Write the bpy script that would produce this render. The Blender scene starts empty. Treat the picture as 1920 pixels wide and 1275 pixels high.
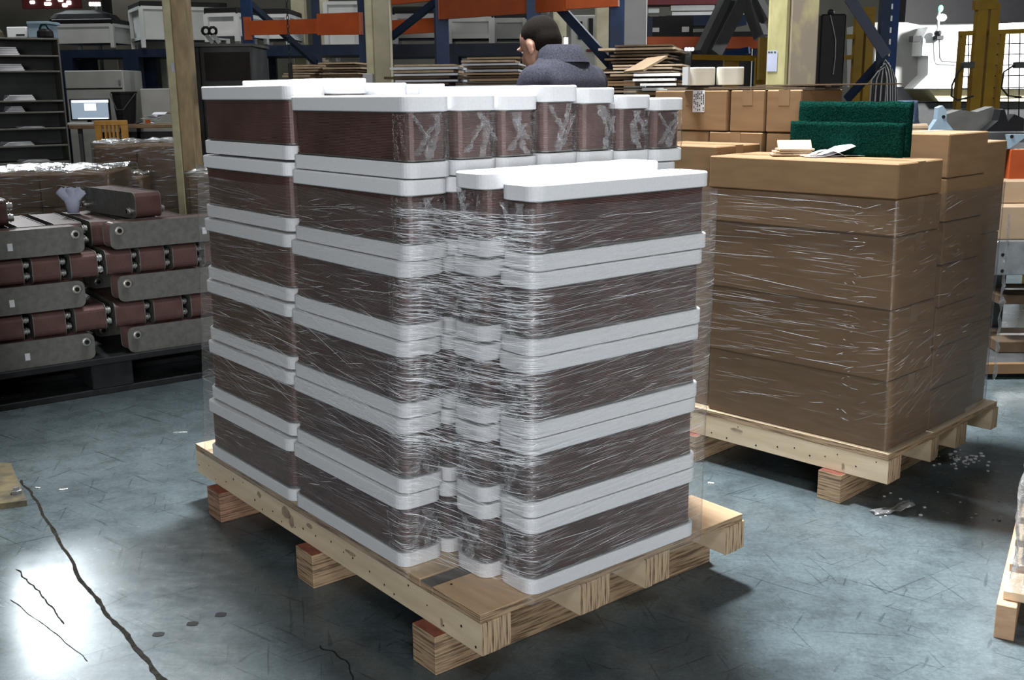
import bpy, math, random
from mathutils import Vector, noise, Matrix
random.seed(7)
R = math.radians
scene = bpy.context.scene
COL = scene.collection

# ---------------------------------------------------------------- camera
FPX, PITCH, ROLL, HC = 2008.37, .2297, -.0116, 1.45
cam = bpy.data.objects.new('camera', bpy.data.cameras.new('camera'))
COL.objects.link(cam)
cam.data.sensor_width = 36
cam.data.lens = FPX / 1920 * 36
cam.data.clip_end = 200
cam.location = (0, 0, HC)
cam.rotation_euler = (Matrix.Rotation(math.pi/2 - PITCH, 3, 'X') @ Matrix.Rotation(ROLL, 3, 'Z')).to_euler()
scene.camera = cam
# ---------------------------------------------------------------- world and lamps
scene.view_settings.view_transform = 'Standard'
scene.view_settings.look = 'None'
scene.view_settings.gamma = 1
scene.view_settings.use_curve_mapping = False
scene.view_settings.exposure = 0.0
cy = scene.cycles
cy.max_bounces = 6; cy.diffuse_bounces = 3; cy.glossy_bounces = 3; cy.transmission_bounces = 2; cy.transparent_max_bounces = 10
cy.caustics_reflective = False; cy.caustics_refractive = False; cy.sample_clamp_indirect = 4
cy.use_adaptive_sampling = True; cy.adaptive_threshold = .04
w = bpy.data.worlds.new('hall_ambient'); scene.world = w; w.use_nodes = True
w.node_tree.nodes['Background'].inputs[0].default_value = (.80, .92, 1, 1)
w.node_tree.nodes['Background'].inputs[1].default_value = .045

def area(name, loc, target, sx, sy, power, col=(1, 1, 1)):
    d = bpy.data.lights.new(name, 'AREA'); d.shape = 'RECTANGLE'; d.size = sx; d.size_y = sy
    d.energy = power; d.color = col
    o = bpy.data.objects.new(name, d); COL.objects.link(o); o.location = loc
    o.rotation_euler = (Vector(target) - Vector(loc)).to_track_quat('-Z', 'Y').to_euler()
    return o
# high window at the far left end of the hall, ceiling lamps over the aisles, open loading door behind the camera
area('high_window_light', (-7.7, 15.8, 6.2), (-1.2, 2.8, 0), 1.2, 1.3, 330, (.88, .96, 1))
area('ceiling_lamp_light', (-.1, 4.7, 5.5), (1.7, 2.6, 0), 1.3, .6, 430, (.96, .98, 1)).data.spread = R(98)
area('skylight_light', (4.0, 13.6, 5.7), (4.0, 13.2, 0), 3.6, 5.0, 460, (.90, .96, 1))
area('ceiling_lamp_light', (-3.2, 9.2, 5.6), (-3.2, 9.6, 0), 1.6, .6, 170, (1, .98, .94))
area('ceiling_lamp_light', (1.0, -1.8, 5.3), (.6, 2.5, .6), 3.0, .5, 120, (.95, .98, 1))
area('loading_door_light', (.6, -9.5, 2.4), (.4, 3, .8), 5.0, 3.6, 660, (.98, .98, 1))
# ---------------------------------------------------------------- pixel + depth -> world
def ray(u, v):
    du, dv = u - 960, v - 637.5
    cr, sr = math.cos(ROLL), math.sin(ROLL)
    a, b = (du*cr + dv*sr)/FPX, (-du*sr + dv*cr)/FPX
    c, s = math.cos(PITCH), math.sin(PITCH)
    return Vector((a, c - b*s, -s - b*c))
def at(u, v, Y):
    d = ray(u, v); return Vector((0, 0, HC)) + d*(Y/d.y)
def onz(u, v, z):
    d = ray(u, v); return Vector((0, 0, HC)) + d*((z-HC)/d.z)

# ---------------------------------------------------------------- materials
MATS = {}
def nodemat(name):
    m = bpy.data.materials.new(name); m.use_nodes = True
    nt = m.node_tree; MATS[name] = m
    return m, nt, nt.nodes['Principled BSDF']
def N(nt, t, **k):
    n = nt.nodes.new(t)
    for a, b in k.items(): setattr(n, a, b)
    return n
def ramp(nt, stops):
    r = N(nt, 'ShaderNodeValToRGB'); e = r.color_ramp.elements
    while len(e) < len(stops): e.new(.5)
    for i, (p, c) in enumerate(stops):
        e[i].position = p; e[i].color = (c if len(c) == 4 else (*c, 1))
    return r
def coords(nt, scale=(1, 1, 1), rot=(0, 0, 0), kind='Object'):
    t = N(nt, 'ShaderNodeTexCoord'); m = N(nt, 'ShaderNodeMapping'); src = t.outputs[kind]
    if any(rot):    # turn first, then stretch
        q = N(nt, 'ShaderNodeMapping'); q.inputs['Rotation'].default_value = rot; nt.links.new(src, q.inputs['Vector']); src = q.outputs[0]
    m.inputs['Scale'].default_value = scale
    nt.links.new(src, m.inputs['Vector']); return m.outputs[0]
def noise_tex(nt, vec, scale, detail=4, rough=.55):
    n = N(nt, 'ShaderNodeTexNoise'); n.inputs['Scale'].default_value = scale
    n.inputs['Detail'].default_value = detail; n.inputs['Roughness'].default_value = rough
    nt.links.new(vec, n.inputs['Vector']); return n.outputs['Fac']
def mixc(nt, fac, a, b, mode='MIX'):
    m = N(nt, 'ShaderNodeMix', data_type='RGBA', blend_type=mode)
    for inp, val in ((0, fac), (6, a), (7, b)):
        if isinstance(val, (int, float)): m.inputs[inp].default_value = val
        elif isinstance(val, tuple): m.inputs[inp].default_value = (*val[:3], 1)
        else: nt.links.new(val, m.inputs[inp])
    return m.outputs[2]
def bump(nt, bsdf, h, strength, dist=.002):
    b = N(nt, 'ShaderNodeBump'); b.inputs['Strength'].default_value = strength; b.inputs['Distance'].default_value = dist
    nt.links.new(h, b.inputs['Height']); nt.links.new(b.outputs[0], bsdf.inputs['Normal'])
def simple(name, c1, c2=None, scale=20, rough=.5, metal=0, bmp=0, stretch=(1, 1, 1), detail=4, lo=.35, hi=.65, bdist=.002):
    m, nt, b = nodemat(name)
    c2 = c2 or tuple(x*.8 for x in c1)
    f = noise_tex(nt, coords(nt, stretch), scale, detail)
    r = ramp(nt, [(lo, c2), (hi, c1)]); nt.links.new(f, r.inputs[0])
    nt.links.new(r.outputs[0], b.inputs['Base Color'])
    b.inputs['Roughness'].default_value = rough; b.inputs['Metallic'].default_value = metal
    if bmp: bump(nt, b, f, bmp, bdist)
    return m
def laminate(name, axis, pitch, light, dark, rough=.75):
    # plywood / laminated timber: thin veneers stacked along one object axis
    m, nt, b = nodemat(name)
    sc = [.0, .0, .0]; sc[axis] = 1/pitch
    wob = [6, 6, 6]; wob[axis] = 1/pitch
    v = coords(nt, tuple(wob))
    a = noise_tex(nt, v, 1.0, 3, .7)
    r = ramp(nt, [(.40, dark), (.46, tuple((x+y)/2 for x, y in zip(light, dark))), (.52, light), (.66, tuple(min(1, x*1.18) for x in light))])
    nt.links.new(a, r.inputs[0])
    g = noise_tex(nt, coords(nt, (3, 3, 3)), 2.2, 5)
    col = mixc(nt, .35, r.outputs[0], mixc(nt, g, tuple(x*.72 for x in light), light), 'MULTIPLY')
    nt.links.new(col, b.inputs['Base Color']); b.inputs['Roughness'].default_value = rough
    bump(nt, b, a, .35, .002)
    return m
def film(name, haze=.06, su=5, sv=130, strength=.6, edge=.13, dist=.003, kind='UV', tint=.94, streak=.5):
    m, nt, b = nodemat(name)
    nt.nodes.remove(b)
    out = nt.nodes['Material Output']
    v = coords(nt, (su, sv, 1), (0, 0, R(2)), kind) if kind == 'UV' else coords(nt, (su, su, sv))
    a = noise_tex(nt, v, 1, 5, .65)
    v2 = coords(nt, (su*2.5, sv*.55, 1), (0, 0, R(-13)), kind) if kind == 'UV' else coords(nt, (su*2, su*2, sv*.6), (R(12), R(9), 0))
    a2 = noise_tex(nt, v2, 1, 4, .6)
    mx = N(nt, 'ShaderNodeMath', operation='ADD'); nt.links.new(a, mx.inputs[0]); nt.links.new(a2, mx.inputs[1])
    bp = N(nt, 'ShaderNodeBump'); bp.inputs['Strength'].default_value = strength; bp.inputs['Distance'].default_value = dist
    nt.links.new(mx.outputs[0], bp.inputs['Height'])
    gl = N(nt, 'ShaderNodeBsdfGlossy'); gl.inputs['Roughness'].default_value = .13; nt.links.new(bp.outputs[0], gl.inputs['Normal'])
    df = N(nt, 'ShaderNodeBsdfDiffuse'); df.inputs['Color'].default_value = (.85, .87, .9, 1); nt.links.new(bp.outputs[0], df.inputs['Normal'])
    tr = N(nt, 'ShaderNodeBsdfTransparent'); tr.inputs['Color'].default_value = (tint, tint, tint, 1)
    # wrinkled film layers turn milky; the streak white also paints in highlights
    rr = ramp(nt, [(.50, (haze*.5,)*3), (.62, (haze,)*3), (.74, (min(1, haze+.35*streak),)*3)])
    nt.links.new(a, rr.inputs[0])
    m1 = N(nt, 'ShaderNodeMixShader'); nt.links.new(rr.outputs[0], m1.inputs[0]); nt.links.new(tr.outputs[0], m1.inputs[1]); nt.links.new(df.outputs[0], m1.inputs[2])
    lw = N(nt, 'ShaderNodeLayerWeight'); lw.inputs['Blend'].default_value = .5
    mp = N(nt, 'ShaderNodeMapRange'); mp.inputs['To Min'].default_value = edge; mp.inputs['To Max'].default_value = .75
    pw = N(nt, 'ShaderNodeMath', operation='POWER'); pw.inputs[1].default_value = 4
    nt.links.new(lw.outputs['Facing'], pw.inputs[0]); nt.links.new(pw.outputs[0], mp.inputs['Value'])
    m2 = N(nt, 'ShaderNodeMixShader'); nt.links.new(mp.outputs[0], m2.inputs[0]); nt.links.new(m1.outputs[0], m2.inputs[1]); nt.links.new(gl.outputs[0], m2.inputs[2])
    nt.links.new(m2.outputs[0], out.inputs['Surface'])
    return m
def emit(name, c, s):
    m, nt, b = nodemat(name)
    b.inputs['Base Color'].default_value = (*c, 1); b.inputs['Emission Color'].default_value = (*c, 1); b.inputs['Emission Strength'].default_value = s
    return m

def make_floor_mat():
    m, nt, b = nodemat('painted_concrete')
    v = coords(nt)
    n1 = noise_tex(nt, v, .9, 6, .62); n2 = noise_tex(nt, v, 7, 6, .7)
    r1 = ramp(nt, [(.28, (.048, .064, .071)), (.5, (.086, .112, .121)), (.72, (.134, .168, .179))]); nt.links.new(n1, r1.inputs[0])
    r2 = ramp(nt, [(.33, (.52, .52, .52)), (.55, (1, 1, 1))]); nt.links.new(n2, r2.inputs[0])
    col = mixc(nt, .75, r1.outputs[0], r2.outputs[0], 'MULTIPLY')
    n4 = noise_tex(nt, v, 75, 4, .7); r4 = ramp(nt, [(.3, (.72, .72, .72)), (.62, (1.12, 1.12, 1.12))]); nt.links.new(n4, r4.inputs[0])
    col = mixc(nt, .8, col, r4.outputs[0], 'MULTIPLY')
    # scuffs and scratches in several directions
    rough_add = None
    for k, (ang, sx, sy, lo, hi, amt) in enumerate(((38, 3.0, 70, .64, .70, .7), (-34, 2.4, 90, .66, .70, .7), (78, 4.0, 60, .66, .71, .6), (8, 2.4, 120, .67, .70, .55), (-62, 5, 44, .66, .72, .6))):
        vv = coords(nt, (sx, sy, 1), (0, 0, R(ang)))
        dn = N(nt, 'ShaderNodeTexNoise'); dn.inputs['Scale'].default_value = 1; dn.inputs['Detail'].default_value = 3; dn.inputs['Distortion'].default_value = .4
        nt.links.new(vv, dn.inputs['Vector'])
        rs = ramp(nt, [(lo, (1, 1, 1)), (hi, (.35, .37, .38))]); nt.links.new(dn.outputs['Fac'], rs.inputs[0])
        col = mixc(nt, amt, col, rs.outputs[0], 'MULTIPLY')
    n3 = noise_tex(nt, coords(nt, (5, 9, 1), (0, 0, R(20))), 1.6, 7, .75)
    rr = ramp(nt, [(.3, (.18,)*3), (.7, (.30,)*3)]); nt.links.new(n3, rr.inputs[0])
    nt.links.new(col, b.inputs['Base Color']); nt.links.new(rr.outputs[0], b.inputs['Roughness'])
    b.inputs['Specular IOR Level'].default_value = .55
    bump(nt, b, n2, .12, .002)
make_floor_mat()
def make_cloth():
    m, nt, b = nodemat('jacket_cloth')
    f = noise_tex(nt, coords(nt), 160, 3); r = ramp(nt, [(.3, (.020, .0205, .028)), (.7, (.045, .046, .060))]); nt.links.new(f, r.inputs[0])
    nt.links.new(r.outputs[0], b.inputs['Base Color']); b.inputs['Roughness'].default_value = .9
    bump(nt, b, f, .3, .001)
make_cloth()
simple('foam', (.83, .84, .86), (.78, .79, .81), 160, .72, 0, .25, bdist=.001, detail=2)
simple('copper_plates', (.185, .108, .097), (.125, .072, .065), 9, .45, .25, 0)
simple('bare_copper_plates', (.170, .094, .083), (.115, .063, .056), 7, .40, .45, 0)
simple('gap_dark', (.03, .025, .024), None, 10, .8)
simple('steel_face', (.175, .172, .160), (.13, .128, .12), 30, .5, .5, .03, (1, 1, 1))
simple('steel_bright', (.66, .65, .62), (.5, .5, .48), 30, .28, .95)
simple('galvanised', (.42, .44, .45), (.30, .31, .32), 14, .4, .8)
laminate('lvl_across', 1, .0052, (.46, .34, .21), (.10, .065, .04))     # veneers stacked along local y
laminate('lvl_upright', 2, .0060, (.50, .37, .235), (.17, .115, .072))   # veneers stacked along z
laminate('lvl_reddish', 2, .0056, (.44, .28, .185), (.16, .09, .06))
simple('plywood_face', (.72, .58, .40), (.58, .45, .29), 5, .62, 0, .08, (1, 9, 1), 6)
simple('plywood_tan', (.68, .51, .33), (.54, .39, .24), 6, .62, 0, .08, (8, 1, 1), 6)
simple('plywood_orange', (.70, .48, .29), (.56, .37, .21), 5, .6, 0, .08, (7, 1, 1), 6)
simple('plywood_grey', (.20, .18, .16), (.13, .12, .11), 8, .8, 0, .1, (6, 1, 1))
simple('beam_face', (.74, .61, .43), (.62, .49, .325), 4, .65, 0, .06, (1.5, 1, 9), 6)
simple('pine_block', (.55, .36, .22), (.40, .24, .14), 10, .7, 0, .1, (1, 1, 4))
simple('red_paint', (.24, .065, .04), (.15, .04, .03), 30, .7)
simple('nail', (.03, .025, .02), None, 10, .6, .5)
simple('stain', (.40, .31, .21), (.24, .18, .12), 40, .85)
simple('cardboard', (.215, .134, .070), (.180, .110, .057), 6, .78, 0, .05, (1, 1, 5))
simple('cardboard_pale', (.38, .275, .175), (.32, .23, .145), 8, .8)
simple('kraft_edge', (.56, .43, .30), (.44, .33, .22), 20, .85)
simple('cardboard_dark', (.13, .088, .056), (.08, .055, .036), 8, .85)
simple('cardboard_edge', (.24, .15, .085), (.13, .08, .045), 60, .9)
simple('packing_tape', (.235, .15, .082), (.20, .126, .068), 10, .28)
simple('green_pad', (.005, .034, .025), (.0015, .010, .008), 170, .95, 0, 1.0, detail=6, bdist=.006)
simple('paper', (.72, .73, .76), (.62, .63, .67), 6, .8)
simple('paper_blue', (.58, .62, .76), (.48, .52, .68), 6, .8)
simple('cream_block', (.68, .66, .56), (.60, .58, .49), 12, .7)
simple('white_metal', (.52, .53, .52), (.44, .45, .44), 4, .5)
simple('white_machine', (.82, .84, .86), (.78, .80, .82), 3, .4)
simple('grey_machine', (.33, .33, .31), (.28, .28, .265), 4, .55)
simple('grey_dark', (.075, .078, .078), (.05, .052, .053), 5, .6)
simple('grey_shelf', (.13, .128, .118), (.09, .088, .08), 6, .6)
simple('black_plastic', (.012, .012, .013), None, 20, .5)
simple('black_pallet', (.016, .018, .019), (.010, .011, .012), 20, .65)
simple('blue_paint', (.006, .030, .10), (.004, .020, .07), 8, .45)
simple('dark_blue_paint', (.010, .020, .045), (.007, .014, .03), 8, .45)
simple('orange_paint', (.38, .075, .017), (.30, .057, .014), 7, .5)
simple('dark_red', (.10, .018, .02), None, 8, .6)
simple('yellow_paint', (.24, .145, .008), (.18, .105, .006), 6, .5)
simple('post_tan', (.46, .345, .19), (.31, .23, .135), 6, .7, 0, 0, (3, 3, 1), 6)
simple('post_edge', (.62, .58, .38), (.48, .44, .27), 9, .6)
simple('column_cream', (.56, .52, .25), (.42, .38, .17), 7, .55, 0, 0, (3, 3, 1), 6)
simple('column_worn', (.20, .165, .12), (.32, .28, .14), 3.5, .7, 0, 0, (2, 2, 1), 6, .40, .55)
simple('beige_post', (.50, .46, .33), (.38, .34, .23), 6, .65)
simple('wall_paint', (.22, .205, .17), (.15, .14, .115), 1.2, .85)
simple('crack_fill', (.035, .033, .028), (.015, .015, .013), 60, .95, 0, .8, bdist=.01)
simple('plate_yellow', (.16, .13, .065), (.06, .052, .036), 14, .75)
simple('canvas_olive', (.12, .105, .06), (.08, .07, .04), 5, .9)
simple('chair_wood', (.48, .25, .06), (.38, .19, .04), 9, .5)
simple('desk_wood', (.20, .13, .07), (.14, .09, .05), 9, .6)
simple('skin', (.42, .235, .165), (.36, .19, .13), 40, .55)
simple('hair', (.012, .009, .0075), (.006, .005, .004), 220, .95, 0, .5, bdist=.002)
simple('trousers_cloth', (.03, .035, .05), None, 60, .9)
simple('denim', (.10, .14, .22), (.05, .08, .13), 40, .9)
simple('shoe_black', (.015, .015, .016), None, 30, .5)
simple('cable_black', (.02, .02, .02), None, 30, .5)
simple('cable_grey', (.28, .28, .29), None, 30, .5)
simple('bracket_blue', (.30, .40, .48), (.22, .30, .37), 8, .5)
simple('debris_white', (.75, .76, .76), None, 30, .8)
simple('eye_white', (.7, .7, .68), None, 30, .4)
simple('pale_yellow_panel', (.75, .66, .38), None, 5, .6)
emit('screen', (.23, .29, .36), .9)
emit('screen_white', (.8, .86, .95), 1.1)
emit('lamp_white', (.85, 1, .92), 14)
emit('lamp_green', (.1, 1, .25), 5)
emit('tube_light', (.9, 1, .97), 5)
FILM = film('stretch_film', haze=.075, su=4, sv=110, strength=.75, edge=.045, dist=.004, tint=.985, streak=.7)
FILM2 = film('stretch_film_boxes', haze=.03, su=3, sv=70, strength=.6, edge=.04, dist=.004, tint=.86, streak=.4)
CRUMP = film('crumpled_film', haze=.02, su=34, sv=26, strength=1.0, edge=.07, dist=.02, kind='OBJ', tint=.985, streak=1.3)
film('milky_film', haze=.30, su=40, sv=22, strength=1.0, edge=.10, dist=.02, kind='OBJ', tint=.97, streak=1.2)
SIDEF = film('side_wrap', haze=.02, su=5, sv=34, strength=1.0, edge=.09, dist=.014, kind='OBJ', tint=.82, streak=.8)
SHINE = film('painted_shine_wrap', haze=.42, su=10, sv=26, strength=1.0, edge=.28, dist=.012, kind='OBJ', streak=1.0)  # white haze in the colour paints the shine of the film
def make_pleat(name, alpha):
    m, nt, b = nodemat(name)
    b.inputs['Base Color'].default_value = (.92, .94, .97, 1); b.inputs['Roughness'].default_value = .12
    b.inputs['Alpha'].default_value = alpha; b.inputs['Specular IOR Level'].default_value = 1.0
make_pleat('film_pleat', .9); make_pleat('film_pleat_glint_faint', .30)  # white pleat colour carries the glints of the folded film
def make_print(name):
    m, nt, b = nodemat(name)
    v = coords(nt, (1, 1, 1))
    br = N(nt, 'ShaderNodeTexNoise'); br.inputs['Scale'].default_value = 1; br.inputs['Detail'].default_value = 1
    mp = coords(nt, (90, 90, 260)); nt.links.new(mp, br.inputs['Vector'])
    r = ramp(nt, [(.46, (.72, .74, .78)), (.56, (.10, .10, .12))]); nt.links.new(br.outputs['Fac'], r.inputs[0])
    nt.links.new(r.outputs[0], b.inputs['Base Color']); b.inputs['Roughness'].default_value = .7
make_print('printed_paper')

for n_, sp in (('black_plastic', .15), ('blue_paint', .2), ('dark_blue_paint', .2), ('grey_dark', .2), ('orange_paint', .25), ('yellow_paint', .25), ('dark_red', .2), ('green_pad', .0), ('jacket_cloth', .05), ('hair', .08), ('black_pallet', .2), ('cable_black', .2), ('cardboard', .15), ('cardboard_dark', .1), ('grey_shelf', .2), ('gap_dark', .1), ('trousers_cloth', .05), ('crack_fill', .05)):
    MATS[n_].node_tree.nodes['Principled BSDF'].inputs['Specular IOR Level'].default_value = sp
# ---------------------------------------------------------------- mesh helpers
class MB:
    def __init__(s): s.v = []; s.f = []; s.uv = None
    def add(s, v, f):
        n = len(s.v); s.v += [tuple(p) for p in v]; s.f += [tuple(i+n for i in q) for q in f]; return s
    def box(s, a, b, c=0.0, M=None):
        x0, y0, z0 = a; x1, y1, z1 = b
        if c <= 0:
            v = [(x, y, z) for z in (z0, z1) for y in (y0, y1) for x in (x0, x1)]
            f = [(0, 2, 3, 1), (4, 5, 7, 6), (0, 1, 5, 4), (2, 6, 7, 3), (0, 4, 6, 2), (1, 3, 7, 5)]
        else:
            v = []; idx = {}
            for i, (x, sx) in enumerate(((x0, 1), (x1, -1))):
                for j, (y, sy) in enumerate(((y0, 1), (y1, -1))):
                    for k, (z, sz) in enumerate(((z0, 1), (z1, -1))):
                        for ax in range(3):
                            p = [x + sx*c, y + sy*c, z + sz*c]; p[ax] = (x, y, z)[ax]
                            idx[i, j, k, ax] = len(v); v.append(tuple(p))
            f = []
            g = idx
            for i in (0, 1):
                q = [g[i, 0, 0, 0], g[i, 1, 0, 0], g[i, 1, 1, 0], g[i, 0, 1, 0]]; f.append(tuple(q if i else q[::-1]))
                q = [g[0, i, 0, 1], g[1, i, 0, 1], g[1, i, 1, 1], g[0, i, 1, 1]]; f.append(tuple(q[::-1] if i else q))
                q = [g[0, 0, i, 2], g[1, 0, i, 2], g[1, 1, i, 2], g[0, 1, i, 2]]; f.append(tuple(q if i else q[::-1]))
            for j in (0, 1):
                for k in (0, 1):
                    q = [g[0, j, k, 1], g[1, j, k, 1], g[1, j, k, 2], g[0, j, k, 2]]; f.append(tuple(q if j == k else q[::-1]) if False else tuple(q))
                    q = [g[j, 0, k, 0], g[j, 1, k, 0], g[j, 1, k, 2], g[j, 0, k, 2]]; f.append(tuple(q))
                    q = [g[j, k, 0, 0], g[j, k, 1, 0], g[j, k, 1, 1], g[j, k, 0, 1]]; f.append(tuple(q))
            for i in (0, 1):
                for j in (0, 1):
                    for k in (0, 1): f.append((g[i, j, k, 0], g[i, j, k, 1], g[i, j, k, 2]))
        if M is not None: v = [tuple(M @ Vector(p)) for p in v]
        return s.add(v, f)
    def bar(s, p, q, wx, wz, up=(0, 0, 1)):
        # rectangular bar from p to q
        p, q = Vector(p), Vector(q); d = (q-p); L = d.length; d.normalize(); u = Vector(up)
        if abs(d.dot(u)) > .98: u = Vector((0, 1, 0))
        x = d.cross(u).normalized(); z = x.cross(d).normalized()
        M = Matrix((( *x, 0), (*d, 0), (*z, 0), (0, 0, 0, 1))).transposed(); M.translation = p
        return s.box((-wx/2, 0, -wz/2), (wx/2, L, wz/2), 0, M)
    def tube(s, pts, r, n=8, cap=True):
        pts = [Vector(p) for p in pts]; rings = []
        rr = r if isinstance(r, (list, tuple)) else [r]*len(pts)
        ref = None
        for i, p in enumerate(pts):
            d = (pts[min(i+1, len(pts)-1)] - pts[max(i-1, 0)]).normalized()
            u = ref if ref is not None else (Vector((0, 0, 1)) if abs(d.z) < .9 else Vector((1, 0, 0)))
            x = d.cross(u).normalized(); y = x.cross(d).normalized(); ref = y
            rings.append([p + (x*math.cos(2*math.pi*k/n) + y*math.sin(2*math.pi*k/n))*rr[i] for k in range(n)])
        v = [p for g in rings for p in g]; f = []
        for i in range(len(pts)-1):
            for k in range(n):
                f.append((i*n+k, i*n+(k+1) % n, (i+1)*n+(k+1) % n, (i+1)*n+k))
        if cap: f.append(tuple(range(n))[::-1]); f.append(tuple((len(pts)-1)*n+k for k in range(n)))
        return s.add(v, f)
    def stack(s, rings, cap=True):
        # loft equal-length rings of points
        n = len(rings[0]); v = [p for g in rings for p in g]; f = []
        for i in range(len(rings)-1):
            for k in range(n): f.append((i*n+k, i*n+(k+1) % n, (i+1)*n+(k+1) % n, (i+1)*n+k))
        if cap: f.append(tuple(range(n))[::-1]); f.append(tuple((len(rings)-1)*n+k for k in range(n)))
        return s.add(v, f)
    def ball(s, c, r, nu=14, nv=9, M=None):
        c = Vector(c); r = r if isinstance(r, (tuple, list)) else (r, r, r)
        rings = []
        for j in range(1, nv):
            t = math.pi*j/nv
            rings.append([Vector((r[0]*math.sin(t)*math.cos(2*math.pi*k/nu), r[1]*math.sin(t)*math.sin(2*math.pi*k/nu), -r[2]*math.cos(t))) for k in range(nu)])
        if M is not None: rings = [[M @ p for p in g] for g in rings]
        return s.stack([[c + p for p in g] for g in rings])
    def mesh(s, name, mat, smooth=False):
        me = bpy.data.meshes.new(name); me.from_pydata(s.v, [], s.f); me.validate()
        if mat: me.materials.append(MATS[mat])
        if smooth:
            for p in me.polygons: p.use_smooth = True
        me.update(); return me
    def build(s, name, mat, parent=None, smooth=False, world=True):
        if parent is not None and world:
            o = parent['_o'] if '_o' in parent else (0, 0, 0)
            L = Vector(WLOC.get(parent.name, (0, 0, 0))); s.v = [tuple(Vector(p) - L) for p in s.v]
        ob = bpy.data.objects.new(name, s.mesh(name, mat, smooth)); COL.objects.link(ob)
        if parent is not None:
            ob.parent = parent; WLOC[ob.name] = WLOC.get(parent.name, (0, 0, 0))
        return ob
WLOC = {}
def link(name, me, parent=None, loc=None, rz=0):
    o = bpy.data.objects.new(name, me); COL.objects.link(o)
    if parent is not None: o.parent = parent
    if loc is not None: o.location = loc
    o.rotation_euler = (0, 0, rz); return o
def tag(o, label, cat, group=None, kind=None):
    if label: o['label'] = label
    if cat: o['category'] = cat
    if group: o['group'] = group
    if kind: o['kind'] = kind
    return o
def thing(name, label, cat, loc=(0, 0, 0), rz=0, group=None):
    o = bpy.data.objects.new(name, None); COL.objects.link(o); o.empty_display_size = .05
    o.location = loc; o.rotation_euler = (0, 0, rz); WLOC[o.name] = tuple(loc)
    return tag(o, label, cat, group)
def struct(o): o['kind'] = 'structure'; return o
def fix_normals(o):
    import bmesh
    bm = bmesh.new(); bm.from_mesh(o.data); bmesh.ops.recalc_face_normals(bm, faces=bm.faces); bm.to_mesh(o.data); bm.free(); return o
def rrect(L, W, r, n=5):
    pts = []
    for cx, cy, a0 in ((L/2-r, W/2-r, 0), (-L/2+r, W/2-r, 90), (-L/2+r, -W/2+r, 180), (L/2-r, -W/2+r, 270)):
        for k in range(n+1):
            a = R(a0 + 90*k/n); pts.append((cx + r*math.cos(a), cy + r*math.sin(a)))
    return pts
ORD = ['lowest', 'second from the bottom', 'third from the bottom', 'third from the top', 'second from the top', 'topmost']

# ================================================================ THE HALL
fl = MB().add([(-30, -10, 0), (30, -10, 0), (30, 24, 0), (-30, 24, 0)], [(0, 1, 2, 3)]).build('floor', 'painted_concrete'); struct(fl)
wb = MB().box((-30, 21, 0), (30, 21.2, 7)).build('wall_back', 'wall_paint'); struct(wb)
wl = MB().box((-14.2, -10, 0), (-14, 21, 7)).build('wall_left', 'wall_paint'); struct(wl)
# filled expansion joint, ragged edges
def crack(pts, w0, w1, seed):
    mb = MB(); v = []; f = []
    P = []
    for i in range(len(pts)-1):
        for k in range(26): P.append(Vector(pts[i]).lerp(Vector(pts[i+1]), k/26))
    P.append(Vector(pts[-1]))
    for i, p in enumerate(P):
        t = i/(len(P)-1); d = (P[min(i+1, len(P)-1)] - P[max(0, i-1)]).normalized(); n = Vector((-d.y, d.x, 0))
        wv = w0 + (w1-w0)*t
        a = wv*(.62 + .55*noise.noise(Vector((i*.35, seed, 0))) + .25*noise.noise(Vector((i*1.3, seed, 5))))
        b = wv*(.62 + .55*noise.noise(Vector((i*.35, seed+9, 0))) + .25*noise.noise(Vector((i*1.3, seed+9, 5))))
        c = n*(.012*noise.noise(Vector((i*.12, seed+3, 1))))
        v += [p + c + n*a + Vector((0, 0, .0012)), p + c + Vector((0, 0, .0004)), p + c - n*b + Vector((0, 0, .0012))]
        if i: q = (i-1)*3; f += [(q, q+1, q+4, q+3), (q+1, q+2, q+5, q+4)]
    return mb.add(v, f)
crack([onz(40, 900, 0), onz(75, 950, 0), onz(150, 1085, 0), onz(225, 1180, 0), onz(330, 1300, 0), onz(470, 1500, 0)], .006, .013, 3).build('floor_joint', 'crack_fill', fl)
crack([onz(30, 1068, 0), onz(62, 1098, 0), onz(86, 1125, 0), onz(120, 1170, 0)], .0035, .003, 11).build('floor_joint', 'crack_fill', fl)
crack([onz(20, 1125, 0), onz(100, 1185, 0), onz(165, 1240, 0)], .0015, .0015, 17).build('floor_joint', 'crack_fill', fl)
crack([onz(600, 1210, 0), onz(650, 1240, 0), onz(670, 1290, 0)], .003, .003, 21).build('floor_joint', 'crack_fill', fl)
for k, (px, py) in enumerate(((414, 1152), (361, 1169), (297, 1189))):     # old anchor holes
    c = onz(px, py, .001); ring = [(c.x + .016*math.cos(a*.785)*(1+.3*(a % 2)), c.y + .013*math.sin(a*.785), .0012) for a in range(8)]
    MB().add(ring, [tuple(range(8))]).build('anchor_hole', 'black_plastic', fl)

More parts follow.
